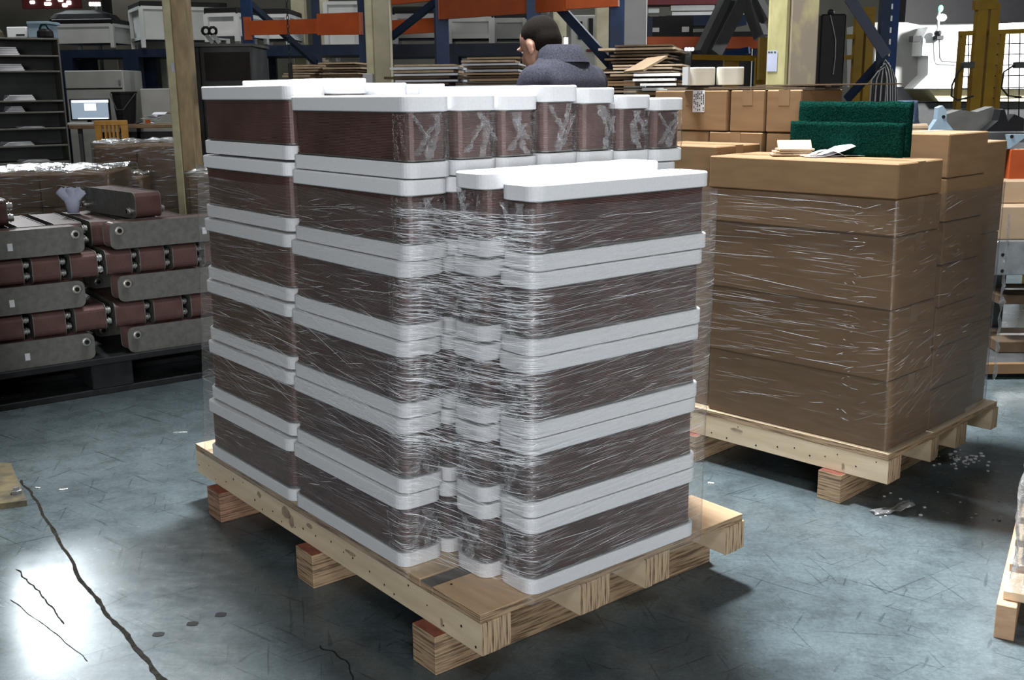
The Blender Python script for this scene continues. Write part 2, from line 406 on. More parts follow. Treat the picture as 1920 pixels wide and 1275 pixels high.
# ================================================================ PALLETS
def pallet(label, loc, yaw, beams, Lb, Wd, skids, rs, re, sheets):
    T = thing('wooden_pallet', label, 'pallet', loc, yaw)
    def put(name, mat, mb, par=T): return mb.build(name, mat, par, world=False)
    ii = 0
    for (r0, r1) in beams:
        mid = r0 + (r1-r0)*random.choice((.30, .62))
        # two laminated boards side by side; veneers stand upright across the beam
        for (a, b, off) in ((r0, mid-.0008, 0), (mid+.0008, r1, random.uniform(.0, .006))):
            o = bpy.data.objects.new('stringer', MB().box((-(b-a)/2, -Lb/2, -.043), ((b-a)/2, Lb/2, .043), .0015).mesh('stringer', None))
            COL.objects.link(o); o.parent = T; o.location = ((a+b)/2, Lb/2 + off, .15); o['label'] = 'laminated plywood stringer board'
            o.data.materials.append(MATS['lvl_x']); o.data.materials.append(MATS['beam_face'])
            for p in o.data.polygons:
                if abs(p.normal.x) > .9: p.material_index = 1
        # nail heads on the long face
        nb = MB()
        if ii == 0:
            for k in range(24):
                y = .03 + (Lb-.06)*((k + random.uniform(-.3, .3))/23); z = random.uniform(.12, .18); rad = random.uniform(.0022, .004)
                nb.stack([[(r0 - .0006 - dx, y + rad*math.cos(a*math.pi/4), z + rad*math.sin(a*math.pi/4)) for a in range(8)] for dx in (0, .0004)])
            put('nail', 'nail', nb).__setitem__('kind', 'stuff')
            for (y, z, ry, rz2) in ((1.01, .165, .03, .02), (.98, .15, .018, .022), (.86, .17, .02, .008), (.17, .13, .006, .014), (.62, .165, .03, .006), (1.2, .17, .016, .01)):
                if y > Lb: continue
                c = [(r0-.0008, y + ry*math.cos(a*math.pi/6)*(.7+.5*random.random()), z + rz2*math.sin(a*math.pi/6)*(.7+.5*random.random())) for a in range(12)]
                put('stain', 'stain', MB().add(c, [tuple(range(12))]))
        ii += 1
    for (l0, wS) in skids:
        o = put('skid', 'lvl_upright' if l0 < 1 else 'lvl_reddish', MB().box((rs, l0, 0), (re, l0+wS, .1062), .002))
        put('skid_top', 'red_paint', MB().box((rs+.001, l0+.002, .1063), (-.0008, l0+wS-.002, .1066)))
    for (l0, l1, z0, z1, mat) in sheets:
        o = put('deck_sheet', mat, MB().box((-.001, l0, z0), (Wd, l1, z1), .001))
        o.data.materials.append(MATS['lvl_upright'])
        for p in o.data.polygons:
            if abs(p.normal.z) < .5: p.material_index = 1
        kn = MB()
        for k in range(max(3, int((l1-l0)*14))):
            x = random.uniform(.03, Wd-.03); y = random.uniform(l0+.015, l1-.015); q = random.uniform(.0025, .005)
            kn.add([(x + q*math.cos(a), y + q*math.sin(a), z1 + .0004) for a in [j*math.pi/3 for j in range(6)]], [(0, 1, 2, 3, 4, 5)])
        put('nail', 'nail', kn)['kind'] = 'stuff'
    return T
laminate('lvl_x', 0, .0068, (.60, .46, .31), (.10, .065, .042))
X0, Y0, YAW = -.0808, 2.3612, .6765
E1 = Vector((math.cos(YAW), math.sin(YAW), 0)); E2 = Vector((-math.sin(YAW), math.cos(YAW), 0))
def P1(r, l, z): return Vector((X0, Y0, 0)) + E1*r + E2*l + Vector((0, 0, z))
SH = [(.004, .205, .1935, .2165, 'plywood_orange'), (.2065, .262, .1935, .2130, 'plywood_grey'), (.2635, 1.705, .1935, .2165, 'plywood_tan')]
pallet('plywood pallet carrying the foam-capped brown units in the foreground', (X0, Y0, 0), YAW,
       [(0, .0955), (.3216, .434), (.564, .664), (.9014, .988)], 1.71, .977, [(.1527, .1038), (.7892, .1038), (1.4458, .1038)], -.0345, 1.012, SH)
X2, Y2, YAW2 = 1.29, 3.482, R(43.7)
F1 = Vector((math.cos(YAW2), math.sin(YAW2), 0)); F2 = Vector((-math.sin(YAW2), math.cos(YAW2), 0))
def P2(r, l, z): return Vector((X2, Y2, 0)) + F1*r + F2*l + Vector((0, 0, z))
pallet('plywood pallet under the wrapped brown cartons on the right', (X2, Y2, 0), YAW2,
       [(0, .092), (.32, .393), (.53, .62), (.85, .905)], 1.71, .895, [(.16, .09), (.79, .09), (1.45, .09)], -.03, .93,
       [(.004, 1.705, .1935, .2165, 'plywood_face')])

# ================================================================ FOAM-CAPPED HEAT EXCHANGERS
UL, UW, FH, BH = .612, .138, .041, .119
GATHERS = []
def gather(sd):
    # twisted folds where the shrink film was pulled together over the end
    m = MB(); x0 = UL/2 - .002; nu, nz = 9, 26
    for bnd in range(3):
        v = []; f = []; sb = sd + bnd*11
        for j in range(nz+1):
            t = j/nz; z = .003 + (BH-.006)*((t*.62 + (0, .36, .12)[bnd]) if bnd else t)
            c = (.018*math.sin(sd*2.3 + t*3.2), .030*math.cos(sd*1.9) - .05*(t-.5), -.026*math.sin(sd*1.3+1) + .045*(t-.5))[bnd] + .008*noise.noise(Vector((t*7, sb, 0)))
            wd = (.006 if bnd == 0 else .003) + .012*abs(noise.noise(Vector((t*3.2, sb*2.1, 4)))) + .006*abs(t-.55)
            for i in range(nu+1):
                u = i/nu*2-1; q = Vector((u*2.1, t*9, sb*3.7))
                y = max(-UW/2+.012, min(UW/2-.012, c + wd*u + .004*noise.noise(q*1.7)))
                v.append((x0 + .002*bnd + .007*math.exp(-(y/.03)**2) + (1-u*u)*(.004 + .006*abs(noise.noise(q))) + .0034*noise.noise(q*3.3), y, z + .002*noise.noise(q*2.3)))
        for j in range(nz):
            for i in range(nu): a = j*(nu+1)+i; f += [(a, a+1, a+nu+2), (a, a+nu+2, a+nu+1)]
        m.add(v, f)
    v = []; f = []
    return m.add(v, f).mesh('film_folds', 'milky_film')
def unit_meshes():
    def foam(top):
        prof = [(0, -.002), (.002, 0), (FH-.0035, 0), (FH-.001, -.0015), (FH, -.004)] if top else [(0, -.0022), (.0016, 0), (FH-.002, 0), (FH, -.002)]
        rings = []
        for z, ins in prof:
            g = []
            for (x, y) in rrect(UL+2*ins, UW+2*ins, .034+ins, 6):
                wv = .0018*math.sin(x*21)*(1 if y > 0 else -1)
                g.append((x, y + wv, z + (.0024*math.sin(x*11+1) if z > .02 else 0)))
            rings.append(g)
        return MB().stack(rings).mesh('foam_cap', 'foam', False)
    nP = 30; rings = []
    for k in range(nP):
        z0 = BH*k/nP
        for dz, ins in ((0, .0), (BH/nP*.50, .0), (BH/nP*.56, -.004), (BH/nP*.95, -.004)):
            rings.append([(x, y, z0+dz) for x, y in rrect(UL-.022+2*ins, UW-.016+2*ins, .03+ins, 4)])
    pack = MB().stack(rings).mesh('plate_pack', 'copper_plates')
    cover = MB().stack([[(x, y, z) for x, y in rrect(UL-.018, UW-.012, .031, 5)] for z in (0, .004)]).mesh('cover_plate', 'steel_face')
    films = []
    for sd in range(6):
        # loose shrink film gathered over one end of the unit
        nu, nv = 26, 16; v = []; f = []
        for j in range(nv+1):
            for i in range(nu+1):
                t = i/nu; z = .002 + (BH-.004)*j/nv
                a = -1 + 2*t
                # path: back along side, round the end, back along other side
                s = a*(UW/2 + .05)
                if abs(s) < UW/2-.02: x, y, nx, ny = UL/2-.008, s, 1, 0
                elif abs(s) < UW/2+.012:
                    th = (abs(s)-(UW/2-.02))/.032*math.pi/2
                    x = UL/2-.03 + .022*math.cos(th); y = math.copysign(UW/2-.028 + .022*math.sin(th) + .001, s); nx, ny = math.cos(th), math.copysign(math.sin(th), s)
                else: x = UL/2-.03-(abs(s)-UW/2-.012); y = math.copysign(UW/2-.005, s); nx, ny = 0, math.copysign(1, s)
                q = Vector((s*22+sd*7, z*16, sd*3.1))
                gz = math.exp(-((s-.02*math.sin(sd*2+z*25))/.022)**2)
                d = .004 + .010*gz*(.4+abs(noise.noise(q*2.3))) + .005*abs(noise.noise(q*1.1)) + .004*noise.noise(q*3.1)*gz
                d = max(.0015, d)
                v.append((x + nx*d, y + ny*d, z))
        for j in range(nv):
            for i in range(nu): a = j*(nu+1)+i; f.append((a, a+1, a+nu+2, a+nu+1))
        films.append(MB().add(v, f).mesh('shrink_film', 'crumpled_film', True))
        GATHERS.append(gather(sd))
    return foam(False), foam(True), pack, cover, films
FB, FT, PK, CV, FILMS = unit_meshes()
def packed_unit(label, loc, rz, group, lift=0, tilt=(0, 0), filmk=0, flip=False, wrap=True):
    t = thing('plate_heat_exchanger', label, 'heat exchanger', loc, rz + (math.pi if flip else 0), group)
    t.rotation_euler = (tilt[0], tilt[1], t.rotation_euler[2])
    link('foam_cap', FB, t, (0, 0, 0)); link('plate_pack', PK, t, (0, 0, FH+.0035))
    link('cover_plate', CV, t, (0, 0, FH)); link('cover_plate', CV, t, (0, 0, FH+BH-.001))
    link('foam_cap', FT, t, (0, 0, FH+BH+.002+lift)); (link('film_folds', GATHERS[filmk % 6], link('shrink_film', FILMS[filmk % 6], t, (0, 0, FH))) if wrap else None)
    return t
UH = 2*FH + BH + .0025
def lean(z): return .066*max(0, (z-.217))/1.2
NA = ['at the left corner of the stack', 'second behind the left corner one', 'third in the far row', 'fourth in the far row', 'fifth in the far row', 'sixth in the far row', 'last in the far row']
NB = ['broadside in front row', 'end-on next to the broadside one', 'end-on, second after the broadside one', 'end-on, third after the broadside one', 'end-on, fourth after the broadside one', 'end-on, fifth after the broadside one', 'end-on at the right end']
JIT = random.Random(3)
for row, (lc, names, rowname) in enumerate(((.640, NB, 'near row'), (1.262, NA, 'far row'))):
    for c in range(7):
        z = .2175
        for k in range(6):
            r = -.006 + lean(z) + .0705 + c*.1435*(.985 if k < 5 else 1) + JIT.uniform(-.0025, .0025)
            l = lc + JIT.uniform(-.005, .005) + (0 if k < 5 else -.006)
            extra = 0
            if row == 1: extra = .004
            if k == 5:
                extra = ({2: -.002, 3: .022, 4: .014, 5: -.008, 6: -.018}.get(c, 0) if row == 0 else {0: .012, 1: .030, 2: .016, 3: .012}.get(c, 0))
            zz = z + (extra*.5 if k == 5 else 0)
            u = packed_unit(f'foam-capped brown unit {names[c]}, {ORD[k]} tier', P1(r, l, z + max(0, extra*.0)), YAW + math.pi/2 + JIT.uniform(-.003, .003),
                            'foam-capped heat exchangers on the front pallet', 0, (0, 0), c+k, flip=True, wrap=(row == 0 and (k == 5 or c < 2)))
            if k == 5 and extra:
                u.scale = (1, 1, (UH+extra)/UH)
            z += UH + (.0005 if row == 0 else .0045)
for c, (lc, rc, nm) in enumerate(((.064, .458, 'front column'), (.210, .425, 'second column behind the front one'))):
    z = .2175
    for k in range(5):
        lab = ['lowest', 'second from the bottom', 'middle', 'second from the top', 'topmost'][k]
        packed_unit(f'foam-capped brown unit in the five-high {nm}, {lab}', P1(rc + .022*k/4 + JIT.uniform(-.004, .004) - (.008 if k in (1, 2, 3) else 0), lc + JIT.uniform(-.003, .003), z),
                    YAW + math.pi + JIT.uniform(-.006, .006), 'foam-capped heat exchangers on the front pallet', 0, (0, 0), c*2+k+1)
        z += UH + (.0007 if c == 0 else .006)

# ---------------------------------------------------------------- stretch film
def hull_film(name, label, corners_fn, Pf, z0, z1, nu, nz, amp, mat, pleats, pleat_regions, seed, topwave=.02, flare=None):
    def resample(pts, n):
        pts = pts + [pts[0]]; L = [0]
        for a, b in zip(pts, pts[1:]): L.append(L[-1] + (Vector(b)-Vector(a)).length)
        out = []; j = 0
        for i in range(n):
            s = L[-1]*i/n
            while L[j+1] < s: j += 1
            out.append(Vector(pts[j]).lerp(Vector(pts[j+1]), (s-L[j])/(L[j+1]-L[j])))
        return out, L[-1]
    def rounded(pts, rad):
        out = []; n = len(pts)
        for i in range(n):
            p = Vector(pts[i]); a = Vector(pts[i-1]); b = Vector(pts[(i+1) % n])
            q0 = p + (a-p).normalized()*min(rad, (a-p).length*.4); q1 = p + (b-p).normalized()*min(rad, (b-p).length*.4)
            for k in range(5): t = k/4; out.append(((1-t)**2*q0 + 2*t*(1-t)*p + t*t*q1)[:])
        return out
    lo, per = resample(rounded(corners_fn(z0), .03), nu); hi, _ = resample(rounded(corners_fn(z1), .03), nu)
    def pos(u, z, d=0):
        x = (u % 1)*nu; i = int(x); fr = x-i; i %= nu; j = (i+1) % nu; t = (z-z0)/(z1-z0)
        p = lo[i].lerp(lo[j], fr).lerp(hi[i].lerp(hi[j], fr), t)
        q = (lo[j]-lo[i]); n = Vector((q.y, -q.x)).normalized()
        p = p + n*d
        return Pf(p.x, p.y, z)
    v = []; f = []; uv = []
    for j in range(nz+1):
        for i in range(nu):
            u = i/nu
            zt = z1 + topwave*noise.noise(Vector((u*9, seed, 2)))
            z = z0 + (zt-z0)*j/nz
            s = u*per
            d = amp*(noise.noise(Vector((s*3.0, z*42, seed))) + .6*noise.noise(Vector((s*7+z*9, z*80, seed+4)))) + amp*1.6*noise.noise(Vector((s*2.2+z*3, z*5, seed+8)))
            if flare and j < 2: d += flare*abs(noise.noise(Vector((s*12, seed, 1))))
            v.append(pos(u, z, d))
            uv.append((s, z))
    for j in range(nz):
        for i in range(nu): f.append((j*nu+i, j*nu+(i+1) % nu, (j+1)*nu+(i+1) % nu, (j+1)*nu+i))
    c = Pf(*((lo[0]+lo[nu//2])/2), 0); c.z = z0
    T = thing(name, label, 'film', c)
    o = MB().add(v, f).build('film_sheet', None, T, True); o.data.materials.append(mat)
    ul = o.data.uv_layers.new(name='UVMap')
    for poly in o.data.polygons:
        for li in poly.loop_indices:
            vi = o.data.loops[li].vertex_index; a = uv[vi]
            if poly.vertices[0] % nu == nu-1 and vi % nu == 0: a = (per, a[1])
            ul.data[li].uv = a
    # pleats: narrow folded ridges of film, coloured white as painted glints
    rnd = random.Random(seed); pm = MB(); pf = MB(); tot = sum(r[0] for r in pleat_regions)
    for k in range(pleats):
        x = rnd.random()*tot
        for rg in pleat_regions:
            x -= rg[0]
            if x <= 0: break
        _, ua, ub, za, zb, sl0, sl1, lmin, lmax, faint = rg
        u0 = rnd.uniform(ua, ub); zz = rnd.uniform(za, zb); L = lmin + (lmax-lmin)*rnd.random()**2.5; sl = rnd.uniform(sl0, sl1) + rnd.gauss(0, .03)
        wd = rnd.uniform(.00022, .0006)*(1 + .8*(rnd.random() < .12)); n = 5; vv = []
        for i in range(n+1):
            t = i/n; wv = wd*(1-abs(2*t-1)**2)+.00008
            uu = u0 + (t-.5)*L/per; z = zz + (t-.5)*L*sl + .0010*math.sin(t*5+k)
            z = max(z0+.004, min(z1-.004, z))
            s = uu*per
            d = amp*(noise.noise(Vector((s*3.0, z*42, seed))) + .6*noise.noise(Vector((s*7+z*9, z*80, seed+4)))) + amp*1.6*noise.noise(Vector((s*2.2+z*3, z*5, seed+8)))
            vv += [pos(uu, z-wv, d+.0012), pos(uu, z, d+.0012+wv*1.2), pos(uu, z+wv, d+.0012)]
        ff = []
        for i in range(n): q = i*3; ff += [(q, q+3, q+4, q+1), (q+1, q+4, q+5, q+2)]
        (pf if rnd.random() < rg[9] else pm).add(vv, ff)
    if pm.v: pm.build('film_pleat_glints', 'film_pleat', T, True)['kind'] = 'stuff'
    if pf.v: pf.build('film_pleat_glints', 'film_pleat_glint_faint', T, True)['kind'] = 'stuff'
    return T, pos, per
def corners1(z):
    a = lean(z) - .0195; b = .026*(z-.2)/1.0
    return [(a, 1.600), (a, .318), (a+.045, .306), (.112+b*.4, .060), (.142+b*.6, -.020), (.772+b, -.020), (.790+b, .012), (.775+b, .292), (.992+lean(z), .312), (1.004+lean(z), .36), (1.004+lean(z), 1.585), (.97+lean(z), 1.606), (a+.03, 1.612)]
# region: weight, u range (fraction of perimeter), z range, slope range, length range
FILM1, fpos, per1 = hull_film('stretch_film', 'clear stretch film wrapped tightly around the brown foam-capped stack', corners1, P1, .200, 1.185, 460, 120, .0011, FILM, 0, [(1, 0, 1, .3, 1, 0, 0, .03, .1, 0)], 5)
def corner_u(ci):
    c = corners1(.6); L = [0]; cc = c+[c[0]]
    for a, b in zip(cc, cc[1:]): L.append(L[-1] + (Vector(b)-Vector(a)).length)
    return L[ci]/L[-1]
for ob in list(FILM1.children) + [FILM1]: bpy.data.objects.remove(ob)
uB, uN, uF, uR = corner_u(1), corner_u(2), corner_u(4), corner_u(5)
hull_film('stretch_film', 'clear stretch film wrapped tightly around the brown foam-capped stack', corners1, P1, .200, 1.185, 460, 120, .0011, FILM, 4600,
          [(22, .01, uB*.99, .3, 1.16, -.05, .10, .05, .34, .82), (8, uB*.55, uB*.99, .3, 1.16, .04, .3, .03, .12, .6), (9, .02, uB, .5, .9, -.28, .02, .08, .36, .75),
           (70, uB-.004, uF+.006, .56, 1.17, -.08, .04, .03, .17, .18), (18, uB-.004, uF, .25, .60, -.25, .08, .03, .15, .6),
           (46, uF, uR, .26, 1.16, -.02, .14, .03, .22, .93), (6, uF-.006, uF+.006, .3, 1.15, -.4, .4, .008, .03, .3)], 5)

# ================================================================ CARTONS ON THE SECOND PALLET
BX, BY = 1.285, 3.507
def PB(r, l, z): return Vector((BX, BY, 0)) + F1*r + F2*l + Vector((0, 0, z))
def carton(label, loc, rz, sx, sy, sz, group, tape='y', mat='cardboard', seam=True, name='cardboard_carton', label_part=None):
    t = thing(name, label, 'carton', loc, rz, group)
    MB().box((-sx/2, -sy/2, .0008), (sx/2, sy/2, sz-.0008), .004).build('body', mat, t, world=False)
    if seam:
        if tape == 'y':
            MB().box((-.0012, -sy/2+.002, sz-.0007), (.0012, sy/2-.002, sz-.0002)).build('flap_seam', 'cardboard_edge', t, world=False)
            m = MB().box((-.024, -sy/2-.0008, sz-.0006), (.024, sy/2+.0008, sz-.00005)); m.box((-.024, -sy/2-.0009, sz-.06), (.024, -sy/2-.0001, sz-.0006)); m.box((-.024, sy/2+.0001, sz-.06), (.024, sy/2+.0009, sz-.0006))
        else:
            MB().box((-sx/2+.002, -.0012, sz-.0007), (sx/2-.002, .0012, sz-.0002)).build('flap_seam', 'cardboard_edge', t, world=False)
            m = MB().box((-sx/2-.0008, -.024, sz-.0006), (sx/2+.0008, .024, sz-.00005)); m.box((-sx/2-.0009, -.024, sz-.06), (-sx/2-.0001, .024, sz-.0006)); m.box((sx/2+.0001, -.024, sz-.06), (sx/2+.0009, .024, sz-.0006))
        m.build('tape', 'packing_tape', t, world=False)
    return t
def col(r0, r1, l0, l1, zs, name, tape='y', leanr=0):
    z = .2170
    n = len(zs); names = {n-1: 'topmost', 0: 'lowest'}
    mids = {3: ['middle'], 4: ['second from the bottom', 'second from the top'], 5: ['second from the bottom', 'middle', 'second from the top'], 7: ['second from the bottom', 'third from the bottom', 'middle', 'third from the top', 'second from the top']}
    for k, h in enumerate(zs):
        nm = names.get(k) or mids[n][k-1]
        sh = leanr*(z-.2)/1.0
        carton(f'brown cardboard carton in {name}, {nm}', PB((r0+r1)/2+sh + random.uniform(-.003, .003), (l0+l1)/2 + random.uniform(-.003, .003), z), YAW2 + random.uniform(-.006, .006),
               r1-r0, l1-l0, h, 'cartons on the right-hand pallet', tape)
        z += h + .0006
    return z
zt1 = col(.004, .318, .004, .748, [.249, .248, .248, .122, .117], 'the wide front column on the right pallet', 'y', -.045)
col(.330, .640, .004, .36, [.152]*7, 'the column right of the front one', 'x', -.01)
col(.652, .858, .03, .33, [.34, .34, .345], 'the rightmost column of tall cartons', 'x')
col(.03, .318, .765, 1.13, [.33, .34, .345], 'the column left of the wide ones', 'y')
for k, (l0, l1, nm) in enumerate(((.38, .75, 'behind the green pads'), (.765, 1.02, 'behind the left column'), (1.03, 1.36, 'at the far left end'))):
    zz = col(.335, .64, l0, l1, [.35, .35, .355], f'the rear column {nm}', 'x')
zz = 1.2755
for k, (l0, l1, nm) in enumerate(((.60, .755, 'rightmost of three on the upper rear layer'), (.765, .925, 'middle of three on the upper rear layer'), (.935, 1.31, 'with a white label, leftmost on the upper rear layer'))):
    t = carton(f'brown carton {nm}', PB(.485, (l0+l1)/2, zz), YAW2 + (0, .01, -.015)[k], .30, l1-l0, .162, 'cartons on the right-hand pallet', 'x')
    if k == 2:
        # address label folded over the top edge
        ls = MB().box((-.1512, -.075, .075), (-.1506, -.015, .1625)).build('label_sheet', 'paper', t, world=False)
        rl = random.Random(2); m = MB()
        for cc in range(6):
            z = .158
            while z > .085:
                h_ = rl.uniform(.003, .008)
                if rl.random() < .78 - .06*cc: m.box((-.1516, -.072+cc*.0095, z-h_), (-.1512, -.067+cc*.0095, z))
                z -= h_+.0018
        m.build('printed_characters', 'black_plastic', ls, world=False)
def corners2(z):
    s = -.045*(z-.2)/1.0
    return [(-.012+s, .775), (-.012+s, -.010), (.32, -.012), (.650, -.010), (.872, .018), (.878, .34), (.66, .80), (.66, 1.372), (.30, 1.378), (.01+s*.4, 1.15)]
hull_film('stretch_film', 'clear stretch film wrapped around the brown cartons on the right', corners2, PB, .222, 1.085, 320, 90, .0013, FILM2, 420,
          [(10, .02, .16, .5, 1.07, -.02, .02, .08, .45, .8), (5, .02, .16, .3, .7, -.03, .12, .04, .25, .7), (5, .15, .165, .3, 1.05, -.6, .6, .01, .04, .4), (12, .165, .33, .5, 1.07, .0, .3, .02, .14, .75), (5, .17, .3, .3, .6, .2, .5, .03, .2, .9)], 12)
# ragged upright film tail at the far right edge of the cartons
tl = thing('film_tail', 'crumpled loose edge of stretch film down the right carton corner', 'film', PB(.872, .012, .30))
v = []; f = []
for j in range(41):
    z = .30 + .66*j/40
    for i in range(4):
        d = .004 + .018*i/3*(1 + .9*noise.noise(Vector((z*22, i, 3)))); e = .010*noise.noise(Vector((z*30, i*2, 9)))
        v.append(PB(.874 + d*.9, .008 - d*.3 + e, z))
    if j:
        for i in range(3): a = (j-1)*4+i; f.append((a, a+1, a+5, a+4))
MB().add(v, f).build('film_edge', 'crumpled_film', tl, True)
bpy.data.objects[tl.children[0].name].data.materials[0] = SHINE

# ---- things on top of the cartons
ZT = zt1 + .0005
def pad(label, pts, z0, z1, th):
    # thick scouring mat bent into an arc, standing on edge
    t = thing('scouring_pad', label, 'pad', (*pts[0][:2], z0))
    n = 40; path = []
    P = [Vector(p) for p in pts]
    for i in range(n+1):
        x = i/n*(len(P)-1); k = min(int(x), len(P)-2); u = x-k
        p0 = P[max(k-1, 0)]; p1 = P[k]; p2 = P[k+1]; p3 = P[min(k+2, len(P)-1)]
        path.append(.5*((2*p1) + (-p0+p2)*u + (2*p0-5*p1+4*p2-p3)*u*u + (-p0+3*p1-3*p2+p3)*u**3))
    m = MB(); nz = 8; rings = []
    for i, p in enumerate(path):
        d = (path[min(i+1, n)] - path[max(i-1, 0)]).normalized(); nrm = Vector((-d.y, d.x))
        g = []
        loop = [(-.5, 0)] + [(-.5, k/nz) for k in range(1, nz)] + [(-.5, 1), (.5, 1)] + [(.5, 1-k/nz) for k in range(1, nz)] + [(.5, 0)]
        for (a, b) in loop:
            z = z0 + (z1-z0)*b + .003*noise.noise(Vector((i*.3, b*4, 1)))
            q = p + nrm*(th*a + .0015*noise.noise(Vector((i*.7, b*9, a*3))))
            g.append((q.x, q.y, z))
        rings.append(g)
    m.stack(rings); o = m.build('pad_sheet', 'green_pad', t, True); fix_normals(o)
    return t
def pp(r, l): q = PB(r, l, 0); return (q.x, q.y)
pad('dark green scouring mat bent round, front and lower of two on the cartons', [pp(.222, .125), pp(.222, .25), pp(.224, .42), pp(.228, .535), pp(.240, .575), pp(.258, .57), pp(.262, .53)], ZT, ZT+.118, .014)
pad('dark green scouring mat standing taller behind the lower green mat', [pp(.262, .12), pp(.264, .25), pp(.268, .38), pp(.272, .48), pp(.282, .54), pp(.30, .58)], ZT, ZT+.190, .014)
# cardboard offcuts
oc = PB(.13, .50, 0)
t = thing('cardboard_offcuts', 'small stack of folded cardboard offcuts on the front carton', 'cardboard', (oc.x, oc.y, ZT), R(-6))
for k, (dx, dy, w2, d2, tilt) in enumerate(((.0, .0, .16, .10, 0), (-.005, .0, .13, .085, 3), (.004, -.004, .125, .085, 4))):
    m = MB().box((-w2/2+dx, -d2/2+dy, .001+k*.009), (w2/2+dx, d2/2+dy, .008+k*.009), .001, Matrix.Rotation(R(tilt), 4, 'Z')); m.build('offcut', 'cardboard_pale', t, world=False)
MB().box((-.058, -.004, 0), (.062, .004, .05), .001, Matrix.Translation((0, -.03, .022)) @ Matrix.Rotation(R(-52), 4, 'X')).build('offcut', 'cardboard_pale', t, world=False)
# crumpled papers
pc = PB(.165, .36, 0)
t = thing('paper_sheets', 'crumpled white paper sheets lying before the green mats', 'paper', (pc.x, pc.y, ZT))
def sheet(w2, d2, fn, M, mat='paper', name='sheet', par=None):
    v = []; f = []; n = 8
    for j in range(n+1):
        for i in range(n+1): x = (i/n-.5)*w2; y = (j/n-.5)*d2; v.append(M @ Vector((x, y, fn(i/n, j/n))))
    for j in range(n):
        for i in range(n): a = j*(n+1)+i; f.append((a, a+1, a+n+2, a+n+1))
    o = MB().add(v, f).build(name, mat, par, True, world=False)
    o.modifiers.new('thickness', 'SOLIDIFY').thickness = .0008; return o
sheet(.17, .09, lambda a, b: .002+.055*max(0, a-.3)**1.3*(1+.4*b), Matrix.Translation((-.02, 0, 0)) @ Matrix.Rotation(R(10), 4, 'Z'), par=t)
sheet(.13, .06, lambda a, b: .002+.022*math.sin(a*3.1), Matrix.Translation((-.03, -.02, 0)) @ Matrix.Rotation(R(-8), 4, 'Z'), par=t)
sheet(.22, .07, lambda a, b: .001+.004*math.sin(a*5+b*3)**2, Matrix.Translation((.10, .0, 0)) @ Matrix.Rotation(R(-5), 4, 'Z'), par=t)
# dark flattened boards and cream blocks on the upper cartons
zb = 1.2755+.1635
bs = thing('cardboard_sheets', 'dark flat cardboard sheets lying on the upper rear cartons', 'cardboard', PB(.48, .95, zb), YAW2)
for k, (a, b, c, d) in enumerate(((-.14, -.36, .14, .30), (-.12, -.30, .15, .33), (-.10, -.62, .13, -.12))):
    MB().box((a, b, .001+k*.006), (c, d, .006+k*.006), .0005, Matrix.Rotation(R((0, 2, -3)[k]), 4, 'Z')).build('board', 'cardboard_dark', bs, world=False)
for k, (px, wpx, nm) in enumerate(((1313, 57, 'left'), (1369, 55, 'right'))):
    c = at(px, 140, (PB(.45, .95, 0)).y + .05); c.z = zb + .019
    t = thing('cream_block', f'cream rounded foam block on the dark cardboard sheets, {nm} one of two', 'block', c, R(10-20*k), 'cream blocks on the upper cartons')
    hw = wpx*.00100
    o = MB().stack([[(x, y, z) for x, y in rrect(2*hw+2*i, .09+2*i, .03+i, 6)] for z, i in ((0, -.002), (.003, 0), (.068, 0), (.072, -.003))]).build('block_body', 'cream_block', t, world=False)
    if k == 0: MB().box((-hw-.010, -.04, .002), (-hw-.001, .03, .074)).build('film_end', 'white_metal', t, world=False)

# ================================================================ LEFT STACK OF BARE UNITS
XL, YL, YAWL = -1.618, 5.408, R(35.5)
G1 = Vector((math.cos(YAWL), math.sin(YAWL), 0)); G2 = Vector((-math.sin(YAWL), math.cos(YAWL), 0))
def PLs(r, l, z): return Vector((XL, YL, 0)) + G1*r + G2*l + Vector((0, 0, z))
t = thing('black_pallet', 'black plastic pallet under the bare steel and copper units', 'pallet', (XL, YL, 0), YAWL)
MB().box((-1.25, -.02, .155), (.30, .95, .188), .004).build('deck', 'black_pallet', t, world=False)
for r in (-1.2, -.55, .1):
    MB().box((r, 0, .03), (r+.2, .93, .155), .004).build('block', 'black_pallet', t, world=False)
for l in (0, .42, .83): MB().box((-1.25, l, .0), (.30, l+.1, .03), .003).build('bottom_board', 'black_pallet', t, world=False)
BLEN, BWID = .60, .129
def bare_meshes(th):
    nP = 24; rings = []
    for k in range(nP):
        z0 = th*k/nP
        for dz, ins in ((0, 0), (th/nP*.6, 0), (th/nP*.66, -.0015), (th/nP*.95, -.0015)):
            rings.append([(x, y, z0+dz) for x, y in rrect(BLEN-.006+2*ins, BWID-.006+2*ins, .03+ins, 4)])
    pack = MB().stack(rings).mesh('plate_pack', 'bare_copper_plates')
    cover = MB().stack([[(x, y, z) for x, y in rrect(BLEN, BWID, .032, 6)] for z in (0, .004)]).mesh('cover_plate', 'steel_face')
    pr = [(0, .0165), (.014, .0165), (.0145, .021), (.019, .021), (.0195, .0165), (.030, .0165), (.030, .011), (.004, .011)]
    port = MB().stack([[(q*math.cos(a*math.pi/8), q*math.sin(a*math.pi/8), z) for a in range(16)] for z, q in pr]).mesh('port', 'steel_bright')
    return pack, cover, port, MB().stack([[(.0112*math.cos(a*math.pi/8), .0112*math.sin(a*math.pi/8), z) for a in range(16)] for z in (.020, .0285)]).mesh('port_bore', 'black_plastic')
BM = {}
